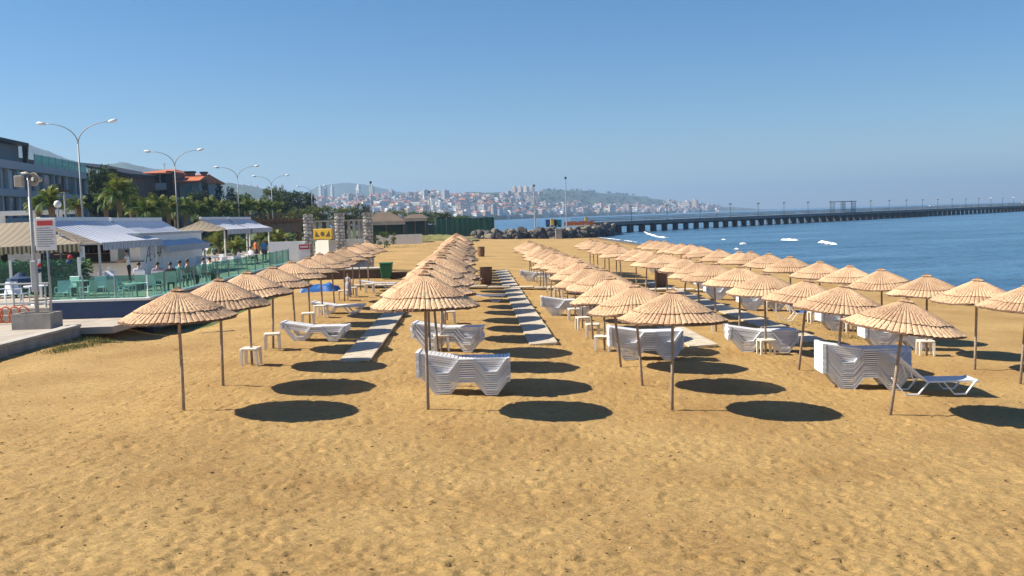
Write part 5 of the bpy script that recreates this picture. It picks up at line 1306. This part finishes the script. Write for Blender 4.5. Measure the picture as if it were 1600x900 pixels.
# ------------------------------------------------------------------ pier
def pier():
    A = Vector((at(905, 350, 232).x, 232, 0)); Bp = Vector((at(1640, 330, 500).x, 500, 0)); d = (Bp - A); Ln = d.length; ang = math.atan2(d.y, d.x)
    t = thing('pier', (A.x, A.y, SEA), 'long dark pier on concrete piles running out across the sea', 'pier', rz=ang); PC = pm('pier_concrete', (.18, .19, .20), .9, .25, .4, dirt=.4, dirtcol=(.05, .05, .05)); PD = pm('pier_pile', (.06, .06, .065), .9, .25, .5); RL = pm('pier_rail', (.10, .11, .12), .6, .1)
    W_ = 5.0; z0 = .35 - SEA; seg = 10.0; n = int(Ln / seg); pl = boxm('pile', (-.55, -.5, -3), (.55, .5, z0 - .003), PD); cb = boxm('cross_beam', (-.5, -W_ / 2, z0), (.5, W_ / 2, z0 + .45), PD)
    dk = MB().box((.03, -W_ / 2 - .2, z0 + .453), (seg - .03, W_ / 2 + .2, z0 + 1.15)).box((.03, -W_ / 2 - .3, z0 + 1.153), (seg - .03, W_ / 2 + .3, z0 + 1.3)).mesh('deck_span', PC)
    rl = MB()
    for s in (-W_ / 2 - .15, W_ / 2 + .15):
        for zz in (.35, .7, 1.08): rl.box((0, s - .03, z0 + 1.3 + zz), (seg, s + .03, z0 + 1.3 + zz + .06))
        for k in range(21): rl.box((k * .5 - .025 + .03, s - .02, z0 + 1.303), (k * .5 + .025 + .03, s + .02, z0 + 1.3 + 1.08))
    rl = rl.mesh('railing', RL)
    for k in range(n):
        part('deck_span', dk, t, (k * seg, 0, 0)); part('railing', rl, t, (k * seg, 0, 0))
        for j in (0, 1):
            part('cross_beam', cb, t, (k * seg + j * 5 + 2.5, 0, 0))
            for s in (-1.7, 1.7): part('pile', pl, t, (k * seg + j * 5 + 2.5, s, 0))
    fr = Vector((math.cos(ang), math.sin(ang), 0))
    # lamps along it
    pm_ = MB().lathe([(.16, 0), (.12, .3), (.07, .4), (.06, 3.5), (.04, 4.0)], 8).mesh('post', DARK); am = MB().tube([(-.55, 0, 3.55), (-.3, 0, 3.75), (0, 0, 3.5), (.3, 0, 3.75), (.55, 0, 3.55)], .045, 5).mesh('bracket', DARK)
    gl = MB().lathe([(.04, -.24), (.17, -.16), (.23, 0), (.17, .16), (.04, .24)], 10)
    gd = gl.mesh('globe', pm('globe_grey', (.22, .23, .25), .3)); gw = gl.mesh('globe', pm('globe_sunlit', (.85, .85, .83), .3))  # white copy paints in the sunlight caught by a few globes
    s = 18.0; k = 0; bright = {17, 19, 22}
    while s < Ln - 5:
        q = A + fr * s + Vector((-fr.y, fr.x, 0)) * (-W_ / 2 + .5)
        l = thing('pier_lamp', (q.x, q.y, SEA + z0 + 1.302), f'dark lamp post with two globes on the pier, {ORD[k].replace("nearest", "first")} from the shore', 'lamp post', 'lamp posts on the pier', ang); part('post', pm_, l); part('bracket', am, l)
        for x in (-.55, .55): part('globe', gw if k in bright else gd, l, (x, 0, 3.75))
        s += 15.5; k += 1
    # pavilion frame
    best = min(range(int(Ln)), key=lambda u: abs(((A + fr * u).x / (A + fr * u).y) * FPX + 800 - 1319)); q = A + fr * best
    v = thing('pier_pavilion', (q.x, q.y, SEA + z0 + 1.302), 'open steel frame pavilion standing halfway along the pier', 'pavilion', rz=ang)
    for x0 in (-5.5, 2.4):
        for i in range(4):
            for y in (-1.9, 1.9): part('post', MB().box((x0 + i * 1.03 - .06, y - .06, 0), (x0 + i * 1.03 + .06, y + .06, 3.6)).mesh('post', DARK), v)
        for z in (.9, 1.8, 2.7): part('lattice_rail', MB().box((x0, -1.93, z), (x0 + 3.1, -1.87, z + .12)).mesh('lattice_rail', DARK), v)
    part('roof_frame', MB().box((-5.8, -2.2, 3.603), (5.8, 2.2, 3.8)).mesh('roof_frame', DARK), v)
    return A, fr, SEA + z0 + 1.302, W_, ang
PIER = pier()

# ------------------------------------------------------------------ breakers on the sea
FOAM = pm('sea_foam', (.82, .84, .84), .8, .1, 2, bump=.5, bscale=6)
def foam(pts, w, h, name='breaking_wave'):
    m = MB(); n = len(pts) * 6; vs = []; fs = []; R_ = random.Random(len(pts) * 7 + int(pts[0][0]))
    P = [hit(a, b, SEA) for a, b in pts]
    def ev(u): u *= len(P) - 1; i = min(int(u), len(P) - 2); return P[i].lerp(P[i + 1], u - i)
    for k in range(n + 1):
        u = k / n; c = ev(u); e = math.sin(math.pi * min(max(u, .0), 1)) ** .5; ww = w * e * R_.uniform(.6, 1.2)
        for j, (o, z) in enumerate(((-1, -.06), (-.45, .75), (0, 1), (.5, .6), (1.2, -.06))): vs.append((c.x + R_.uniform(-.12, .12), c.y + o * ww, SEA + .05 + z * h * e * R_.uniform(.7, 1.2)))
    for k in range(n):
        for j in range(4): q = k * 5 + j; fs.append((q, q + 1, q + 6, q + 5))
    o = part(name, m.add(vs, fs).mesh(name, FOAM, smooth=True)); tag(o, kind='structure')
foam([(1006, 362), (1010, 365), (1018, 368), (1028, 371), (1045, 372)], 0.9, .3)
foam([(1220, 376), (1228, 375.8), (1248, 376)], 0.7, .28); foam([(1278, 380), (1286, 379.5), (1296, 382), (1308, 382.5)], 0.9, .3)
foam([(1156, 382), (1166, 381.5)], .8, .22); foam([(1148, 390), (1154, 390)], .6, .18); foam([(1128, 375), (1134, 375)], .7, .15)
foam([(905, 369), (940, 372), (975, 376), (1005, 380.5)], 0.5, .08); foam([(958, 361), (968, 362)], 1.2, .2); foam([(1030, 383), (1100, 392), (1180, 404)], .35, .05)

# ------------------------------------------------------------------ people
SKIN = pm('skin', (.50, .30, .20), .55, .08, 20); HAIR = pm('dark_hair', (.025, .018, .014), .6, .2, 60); HAIRB = pm('brown_hair', (.13, .075, .04), .6, .2, 60)
def cl(name, c): return pm('cloth_' + name, c, .85, .12, 14, bump=.25, bscale=40)
def person(loc, rz, label, h=1.72, pose='stand', top='white', tcol=(.75, .75, .75), bottom='dark', bcol=(.03, .03, .04), hair=HAIR, arms=None, long_dress=False, lean=0.0):
    k = h / 1.72
    J = {}; E = []
    def j(n, p, r): J[n] = (Vector(p) * k, r * k)
    sit = pose == 'sit'; hz = .50 if sit else .93
    j('pelvis', (0, 0, hz), .135); j('waist', (0, lean * .15, hz + .17), .115); j('chest', (0, lean * .35, hz + .37), .135); j('neck', (0, lean * .45, hz + .54), .052)
    j('head', (0, lean * .5 - .015, hz + .63), .088); j('crown', (0, lean * .5 - .0, hz + .735), .078); j('nose', (0, lean * .5 - .115, hz + .655), .016)
    E += [('pelvis', 'waist', 't'), ('waist', 'chest', 't'), ('chest', 'neck', 's'), ('neck', 'head', 's'), ('head', 'crown', 's'), ('head', 'nose', 's')]
    A = arms or {}
    for s, n in ((-1, 'l'), (1, 'r')):
        sh = Vector((s * .185, lean * .4, hz + .47)); el, wr = A.get(n, ((s * .24, .02, hz + .20), (s * .22, -.10, hz - .04)))
        el, wr = Vector(el), Vector(wr)
        j('sh' + n, sh, .062); j('el' + n, el, .043); j('wr' + n, wr, .028); d = (wr - el).normalized(); pm_ = wr + d * .075; j('pa' + n, pm_, .032)
        E += [('chest', 'sh' + n, 't'), ('sh' + n, 'el' + n, 't'), ('el' + n, 'wr' + n, 's'), ('wr' + n, 'pa' + n, 's')]
        side = d.orthogonal().normalized(); up = d.cross(side)
        for f in range(4):
            o = side * (.030 - .020 * f); ln = [.062, .075, .070, .055][f]
            j(f'f{n}{f}', pm_ + o + d * .04, .010); j(f'g{n}{f}', pm_ + o * 1.1 + d * (.04 + ln) + up * .018, .008); E += [('pa' + n, f'f{n}{f}', 's'), (f'f{n}{f}', f'g{n}{f}', 's')]
        j('th' + n, wr + d * .05 + side * .05, .011); j('tt' + n, wr + d * .09 + side * .062 + up * .015, .009); E += [('wr' + n, 'th' + n, 's'), ('th' + n, 'tt' + n, 's')]
        if sit:
            j('hp' + n, (s * .09, 0, hz - .02), .09); j('kn' + n, (s * .11, -.44, hz + .0), .062); j('an' + n, (s * .11, -.40, .09), .04); j('to' + n, (s * .12, -.58, .04), .035)
        else:
            j('hp' + n, (s * .09, 0, hz - .08), .098); j('kn' + n, (s * .10, -.02 * s, .50), .062); j('an' + n, (s * .10, .03, .09), .042); j('to' + n, (s * .12, -.13, .04), .035)
        E += [('pelvis', 'hp' + n, 'b'), ('hp' + n, 'kn' + n, 'b'), ('kn' + n, 'an' + n, 'b' if not long_dress else 's'), ('an' + n, 'to' + n, 'x')]
    names = list(J); ix = {n: i for i, n in enumerate(names)}
    me = bpy.data.meshes.new('body'); me.from_pydata([J[n][0] for n in names], [(ix[a], ix[b]) for a, b, _ in E], [])
    o = bpy.data.objects.new('body', me); link(o); md = o.modifiers.new('s', 'SKIN'); o.modifiers.new('u', 'SUBSURF').levels = 1
    for i, n in enumerate(names): sv = me.skin_vertices[0].data[i]; sv.radius = (J[n][1], J[n][1] * (.75 if n in ('chest', 'waist', 'pelvis') else 1)); sv.use_root = (n == 'pelvis')
    dg = bpy.context.evaluated_depsgraph_get(); nm = bpy.data.meshes.new_from_object(o.evaluated_get(dg)); bpy.data.objects.remove(o); nm.name = 'body'
    mats = {'s': SKIN, 't': cl(top, tcol), 'b': cl(bottom, bcol), 'x': cl('shoe', (.05, .045, .04))}; keys = list(mats); nm.materials.clear()
    for q in keys: nm.materials.append(mats[q])
    for p in nm.polygons:
        c = p.center; best = None
        for a, b, r in E:
            pa, pb = J[a][0], J[b][0]; ab = pb - pa; t_ = max(0, min(1, (c - pa).dot(ab) / max(ab.length_squared, 1e-9))); dd = (c - pa - ab * t_).length - (J[a][1] * (1 - t_) + J[b][1] * t_)
            if r == 's' and a == 'chest' and t_ < .55: r = 't'
            if r == 't' and a.startswith('sh') and t_ > .75: r = 's'
            if best is None or dd < best[0]: best = (dd, r)
        p.material_index = keys.index(best[1]); p.use_smooth = True
    t = thing('person', loc, label, 'person', None, rz); part('body', nm, t)
    hd, cr = J['head'][0], J['crown'][0]; m = MB(); n = 14; vs = []; fs = []
    for i in range(7):
        a = i / 6 * 1.95
        for q in range(n):
            w = 2 * math.pi * q / n; front = math.cos(w - math.pi * 1.5); aa = a * (1 - .38 * max(front, 0)); rr = .090 * k
            vs.append((hd.x + rr * math.sin(aa) * math.cos(w), hd.y + .02 * k + rr * 1.1 * math.sin(aa) * math.sin(w), hd.z + .055 * k + rr * 1.12 * math.cos(aa)))
    for i in range(6):
        for q in range(n): fs.append((i * n + q, i * n + (q + 1) % n, (i + 1) * n + (q + 1) % n, (i + 1) * n + q))
    part('hair', m.add(vs, fs).mesh('hair', hair, smooth=True), t)
    em = MB()
    for s in (-1, 1): em.lathe([(.003, -.008), (.011, 0), (.003, .008)], 8, c=(s * .034 * k, hd.y - .082 * k, hd.z + .035 * k))
    part('eyes', em.mesh('eyes', DARK), t)
    mo = MB().box((-.022 * k, hd.y - .086 * k, hd.z - .03 * k), (.022 * k, hd.y - .078 * k, hd.z - .022 * k)); part('mouth', mo.mesh('mouth', pm('lips', (.35, .13, .11), .5)), t)
    if long_dress:
        sk = MB().lathe([(.17 * k, hz * k + .10), (.19 * k, hz * k - .1), (.23 * k, .28 * k), (.25 * k, .12 * k)], 16); part('skirt', sk.mesh('skirt', cl(top, tcol), smooth=True), t)
    return t
p = at(203, 441, 47.5); person((p.x, 47.5, .9), R(-60), 'waiter in a white shirt reaching towards the bar counter', tcol=(.80, .80, .82), arms={'l': ((-.24, -.18, 1.22), (-.20, -.42, 1.20)), 'r': ((.23, -.16, 1.22), (.17, -.40, 1.16))}, lean=-.15)
p = at(115, 400, 51.9); person((p.x, 52.2, 1.0), 0, 'bartender in a dark shirt behind the bar counter', top='charcoal', tcol=(.05, .06, .07))
for i, (px, Y, lb, tn, tc) in enumerate([(217, 42.5, 'seated guest in a pale shirt, closest to the waiter', 'pale', (.55, .55, .60)), (246, 42.2, 'seated guest in mauve before the bar lettering', 'mauve', (.33, .26, .30)), (266, 41.5, 'seated guest in dark clothes low behind the glass', 'black', (.04, .04, .05)),
        (281, 43.2, 'seated guest in a teal shirt near the end of the white wall', 'teal', (.10, .28, .30)), (293, 44.2, 'seated guest in grey next to the teal shirted one', 'grey', (.25, .26, .28)), (318, 46.0, 'seated dark haired guest in light blue facing the white chairs', 'sky', (.35, .58, .66)), (328, 46.6, 'seated dark haired guest in white right of the light blue one', 'cream', (.68, .66, .6))]):
    p = at(px, 420, Y); a = R(random.choice([170, 200, 150, 90])); person((p.x, Y, .9), a, lb, pose='sit', top=tn, tcol=tc)
    chair(p.x + .02, Y + .0, .9, a, 'white chair under the ' + lb.replace('seated ', ''))
for px, Y, lb, tn, tc, po in ((400, 76, 'standing guest in an orange top beneath the second awnings', 'orange', (.60, .16, .04), 'stand'), (413, 74, 'guest in a bright blue shirt right of the orange top', 'blue', (.03, .22, .55), 'stand'), (449, 76, 'guest in navy and white left of the gateway', 'navy', (.03, .04, .12), 'stand'), (392, 66, 'guest in white bending over a table by the awning post', 'white2', (.7, .7, .72), 'sit')):
    p = at(px, 395, Y); person((p.x, Y, .75 if po == 'stand' else .9), random.uniform(2, 4), lb, pose=po, top=tn, tcol=tc)
p = hit(545, 464); person((p.x, p.y, p.z), R(150), 'small child in a grey lilac dress standing beside the white side tables', h=1.08, top='lilac', tcol=(.33, .31, .36), bottom='lilac', bcol=(.33, .31, .36), hair=HAIRB, long_dress=True)
A_, fr_, zz_, W_p, an_ = PIER
for i, (s, lb, tn, tc) in enumerate([(215, 'walker in white on the pier just past the pavilion', 'white', (.8, .8, .8)), (219, 'second walker in white beside the first past the pavilion', 'white', (.8, .8, .8)), (262, 'walker in dark clothes on the middle of the far pier', 'black', (.04, .04, .05)), (330, 'walker in white near the far end of the pier', 'white', (.8, .8, .8)), (336, 'walker in red near the far end of the pier', 'red', (.5, .06, .06)), (60, 'walker in pale clothes on the near part of the pier', 'pale', (.55, .55, .60))]):
    q = A_ + fr_ * s; person((q.x, q.y - 1.2, zz_), random.uniform(0, 6), lb, top=tn, tcol=tc)

# parked white car beyond the second awnings
def car():
    p = at(343, 368, 96); t = thing('parked_car', (p.x, 96, .52), 'small white car parked beyond the second pair of awnings', 'car', rz=R(80)); CW = pm('car_white', (.78, .78, .78), .25, .03, 2)
    m = MB(); prof = [(-2, .35), (-2.05, .75), (-1.75, .95), (-1.1, 1.0), (-.55, 1.42), (.75, 1.45), (1.45, 1.02), (2.0, .92), (2.1, .6), (2.05, .35)]
    part('body', m.prism(prof, -.82, .82).mesh('body', CW, bevel=.05), t)
    for s in (-.826, .82): part('window', MB().prism([(-.95, 1.02), (-.5, 1.36), (.7, 1.38), (1.2, 1.03)], s, s + .006).mesh('window', PANE), t)
    part('windscreen', MB().add([(-1.08, -.7, 1.05), (-1.08, .7, 1.05), (-.60, .66, 1.42), (-.60, -.66, 1.42)], [(0, 1, 2, 3)]).mesh('windscreen', PANE), t)
    wm = MB().tube([(0, -.1, 0), (0, .1, 0)], .32, 14).mesh('tyre', DARK); rm = MB().tube([(0, -.11, 0), (0, .11, 0)], .19, 10).mesh('rim', METAL)
    for x in (-1.3, 1.3):
        for y in (-.76, .76): w = part('wheel', wm, t, (x, y, .32)); part('rim', rm, w)
    for y in (-.6, .6): part('headlight', MB().box((-2.08, y - .14, .66), (-2.0, y + .14, .8)).mesh('headlight', PANEG), t)
car()

# ------------------------------------------------------------------ the city across the bay
CWALL = []
for nm, c in (('cream', (.60, .55, .47)), ('white', (.70, .70, .70)), ('pink', (.54, .42, .36)), ('grey', (.40, .41, .44)), ('ochre', (.54, .42, .29)), ('blue', (.35, .40, .47))): CWALL.append(pm('city_wall_' + nm, c, .8, .08, .05, rnd=.18))
CWIN = pm('city_window', (.10, .11, .13), .3, .2, .1); CROOF = pm('city_red_roof', (.34, .12, .06), .8, .2, .1, rnd=.3); CFLAT = pm('city_flat_roof', (.36, .34, .32), .9, .1, .1)
def block_mesh(w, d, h, floors, wall, red, seed):
    R_ = random.Random(seed); m = MB(); m.box((-w / 2, -d / 2, -6), (w / 2, d / 2, h), 0); fh = h / floors; nx = max(3, int(w / 3.6)); ny = max(3, int(d / 4))
    for f in range(floors):
        z0 = f * fh + fh * .28; z1 = f * fh + fh * .82
        for i in range(nx):
            if R_.random() < .08: continue
            x0 = -w / 2 + (i + .2) * w / nx; x1 = x0 + w / nx * .6; m.add([(x0, -d / 2 - .04, z0), (x1, -d / 2 - .04, z0), (x1, -d / 2 - .04, z1), (x0, -d / 2 - .04, z1)], [(0, 1, 2, 3)], 1)
        for s in (-1, 1):
            for i in range(ny):
                y0 = -d / 2 + (i + .2) * d / ny; y1 = y0 + d / ny * .6; X = s * (w / 2 + .04); m.add([(X, y0, z0), (X, y1, z0), (X, y1, z1), (X, y0, z1)], [(0, 1, 2, 3)], 1)
        if R_.random() < .7: m.box((-w / 2 * .9, -d / 2 - 1.1, f * fh), (-w * .05, -d / 2 - .05, f * fh + .9), 0)
    if red: m.add([(-w / 2 - .6, -d / 2 - .6, h + .02), (w / 2 + .6, -d / 2 - .6, h + .02), (w / 2 + .6, d / 2 + .6, h + .02), (-w / 2 - .6, d / 2 + .6, h + .02), (-w * .15, 0, h + 3), (w * .15, 0, h + 3)], [(0, 1, 5, 4), (1, 2, 5), (2, 3, 4, 5), (3, 0, 4)], 2)
    else: m.box((-w / 2 - .3, -d / 2 - .3, h + .02), (w / 2 + .3, d / 2 + .3, h + .9), 3); m.box((-w * .15, -d * .15, h + .92), (w * .2, d * .2, h + 3.2), 0)
    return m.mesh('city_block', wall, CWIN, CROOF, CFLAT)
BL = []
for k in range(22):
    R_ = random.Random(k); w = R_.uniform(10, 19); d = R_.uniform(10, 15); fl = R_.randint(4, 8); BL.append(block_mesh(w, d, fl * 3.1, fl, CWALL[[0, 1, 1, 2, 0, 3, 1, 4, 0, 5, 2][k % 11]], k % 5 == 1, k))
def city():
    R_ = random.Random(21); n = 0; placed = []
    def ground(px, t): q = land_pt(px, t); return q
    def spot():
        px = R_.uniform(395, 1128)
        if px < 700: t = R_.random() ** .9 * .80
        elif px < 850: t = R_.random() ** 1.0 * .70
        elif px < 1040: t = R_.random() ** 1.3 * .36
        else: t = R_.random() * .75
        return px, t
    small = MB(); cols = []
    N_OBJ = 285
    kinds = [('pale apartment block among many in the hazy city across the bay', 'city blocks across the bay')]
    while n < 1500:
        px, t = spot()
        if t < .02: continue
        q = ground(px, t); n += 1
        if n <= N_OBJ:
            sc_ = R_.uniform(.6, .95)
            mi_ = R_.randrange(len(BL)); o = part('city_block', BL[mi_], None, (q.x, q.y, q.z - 1), (0, 0, R_.uniform(-1.1, .25)), (sc_, sc_, sc_ * R_.uniform(.7, 1.1))) ; o['red'] = int(mi_ % 5 == 1)
            zone = 'behind the promenade trees' if px < 480 else 'below the blue hill' if px < 620 else 'above the green fence' if px < 770 else 'left of the tall floodlight mast' if px < 885 else 'above the start of the pier' if px < 1040 else 'near the right end of the city'
            lev = 'low by the shore' if t < .16 else 'halfway up the slope' if t < .42 else 'high on the slope'
            wl = o.data.materials[0].name.replace('city_wall_', '').replace('blue', 'bluish').replace('ochre', 'ochre'); rf = 'red roofed' if o['red'] else 'flat roofed'; del o['red']
            tag(o, f'{wl} {rf} city block {lev}, {zone}', 'building', 'city blocks across the bay')
        else:
            w, d, h = R_.uniform(7, 12), R_.uniform(7, 11), R_.uniform(6, 14); a = R_.uniform(-1.1, .25)
            Mx = Matrix.Translation(q + Vector((0, 0, -1))) @ Matrix.Rotation(a, 4, 'Z'); ci = R_.choice([0, 0, 1, 1, 1, 2, 2, 3, 4, 5])
            small.box((-w / 2, -d / 2, -4), (w / 2, d / 2, h), ci, Mx)
            for f in range(int(h / 3)):
                z = f * 3.0 + 1.0
                for u in range(3): x0 = -w / 2 + (u + .22) * w / 3; small.add([Mx @ Vector(v) for v in ((x0, -d / 2 - .05, z), (x0 + w / 5.5, -d / 2 - .05, z), (x0 + w / 5.5, -d / 2 - .05, z + 1.5), (x0, -d / 2 - .05, z + 1.5))], [(0, 1, 2, 3)], 6)
            if R_.random() < .28: small.add([Mx @ Vector(v) for v in ((-w / 2 - .5, -d / 2 - .5, h), (w / 2 + .5, -d / 2 - .5, h), (w / 2 + .5, d / 2 + .5, h), (-w / 2 - .5, d / 2 + .5, h), (0, 0, h + 3))], [(0, 1, 4), (1, 2, 4), (2, 3, 4), (3, 0, 4)], 7)
    o = part('city_houses', small.mesh('city_houses', *CWALL, CWIN, CROOF)); tag(o, kind='stuff')
    # tree clumps between the houses and along the far shore
    lm = MB(); cs = []
    for k in range(2600):
        px, t = spot() if R_.random() < .75 else (R_.uniform(395, 1000), R_.uniform(.0, .06))
        if R_.random() < .25 and 850 < px < 1040: t = R_.uniform(.3, 1)
        q = ground(px, t); cs.append((q.x, q.y, q.z + 3))
    leaf_cloud(lm, cs, 26, 2.2, 6, 8); o = part('city_trees', lm.mesh('city_trees', leaf_mat('far_leaf', (.04, .065, .03), .15))); tag(o, kind='stuff')
    # tall towers one can tell apart
    def tower(px, yt, yb, wpx, t_, wall, label, depth=None, group=None):
        z, D = land_z(px, t_); D = float(D); X = (px - 800) / FPX * D; zt = at(px, yt, D).z; zb = min(float(z) - 2, at(px, yb, D).z); w = wpx * D / FPX
        h = zt - zb; fl = max(6, int(h / 3.2)); t = thing('tower_block', (X, D, zb), label, 'tower', group, -.62)
        part('wall', MB().box((-w / 2, -w * .4, 0), (w / 2, w * .4, h)).mesh('wall', wall), t)
        wm = MB()
        for f in range(fl):
            z0 = (f + .3) * h / fl; z1 = (f + .8) * h / fl
            for i in range(4): x0 = -w / 2 + (i + .2) * w / 4; wm.add([(x0, -w * .4 - .06, z0), (x0 + w * .14, -w * .4 - .06, z0), (x0 + w * .14, -w * .4 - .06, z1), (x0, -w * .4 - .06, z1)], [(0, 1, 2, 3)])
        part('windows', wm.mesh('windows', CWIN), t)['kind'] = 'stuff'; part('roof_box', MB().box((-w * .2, -w * .2, h + .01), (w * .2, w * .2, h + 4)).mesh('roof_box', wall), t)
    for a in [(507, 292, 306, 5, .95, CWALL[1], 'white tower leftmost of the trio before the blue hill'), (515, 293, 306, 4, .95, CWALL[3], 'grey tower in the middle of the trio before the blue hill'), (525, 292, 307, 5, .9, CWALL[1], 'white tower at the right of the trio before the blue hill'),
              (566, 290, 303, 6, .98, CWALL[1], 'tallest white tower under the peak of the blue hill'), (564, 301, 314, 4, .8, CWALL[5], 'slim bluish tower just below the tallest white tower'), (587, 291, 308, 6, .9, CWALL[0], 'cream tower right of the tallest white one'), (617, 298, 309, 9, .9, CWALL[3], 'wide grey tower on the right shoulder of the blue hill'),
              (378, 291, 305, 6, .9, CWALL[2], 'pinkish tower left of the third street lamp arm'), (388, 290, 305, 6, .92, CWALL[2], 'second pinkish tower beside the fourth street lamp'), (398, 291, 306, 6, .9, CWALL[0], 'cream tower in the group left of the light green tree'), (408, 292, 306, 6, .9, CWALL[2], 'pinkish tower closest to the light green tree'), (447, 290, 304, 5, .9, CWALL[3], 'grey tower right of the light green tree'),
              (808, 293, 303, 8, 1.0, CWALL[2], 'pinkish slab tower leftmost on the ridge left of the floodlight mast'), (817, 292.5, 303, 8, 1.0, CWALL[2], 'pinkish slab tower second on the ridge'), (826, 292, 303, 8, 1.0, CWALL[0], 'cream slab tower third on the ridge'), (835, 292.5, 303, 7, 1.0, CWALL[2], 'pinkish slab tower rightmost on the ridge'),
              (667, 308, 320, 5, .5, CWALL[1], 'white tower low in the city left of the bend'), (678, 312, 324, 9, .4, CWALL[0], 'wide cream block below the white tower'), (741, 304, 315, 6, .7, CWALL[2], 'pink tower in the middle of the city'), (680, 305, 313, 3, .7, CWALL[1], 'slim white tower in the middle left of the city'),
              (1076, 315, 327, 12, .3, CWALL[0], 'wide cream block near the right end of the city'), (1088, 312.5, 327, 9, .3, CWALL[4], 'tall ochre block near the right end of the city'), (1097, 317, 327, 8, .3, CWALL[5], 'blue grey block at the right end of the city'), (1110, 319, 327, 7, .3, CWALL[5], 'second blue grey block at the right end of the city'), (666, 328, 335, 10, .08, CWALL[4], 'orange ochre block low above the green fence')]: tower(*a)
city()

# ------------------------------------------------------------------ dark and pale bits standing for shaded pits and sun flecks in the sand
def flecks():
    R_ = random.Random(77); m = MB()
    for k in range(1300):
        y = 9.4 + 24 * R_.random() ** 1.25; x = (R_.random() - .5) * y * 1.25; z = gz(x, y) + .012; a = R_.random() * 6.28 if R_.random() < .4 else R_.gauss(0, .4)
        sun_fleck = R_.random() < .07; l = R_.uniform(.008, .018) if sun_fleck else R_.uniform(.010, .045); w = l * (.8 if sun_fleck else R_.uniform(.12, .4)); h = R_.uniform(.003, .009)
        c, s_ = math.cos(a), math.sin(a)
        P = lambda u, v, q: (x + u * c - v * s_, y + u * s_ + v * c, z + q)
        m.add([P(-l, 0, -.01), P(0, -w, -.01), P(l, 0, -.01), P(0, w, -.01), P(0, 0, h)], [(0, 1, 4), (1, 2, 4), (2, 3, 4), (3, 0, 4)], 1 if sun_fleck else 0)
    o = part('sand_flecks', m.mesh('sand_flecks', pm('pit_shade', (.15, .095, .045), .9, .3, 30), pm('sun_fleck', (.50, .43, .32), .5, .1, 30))); tag(o, kind='stuff')
flecks()
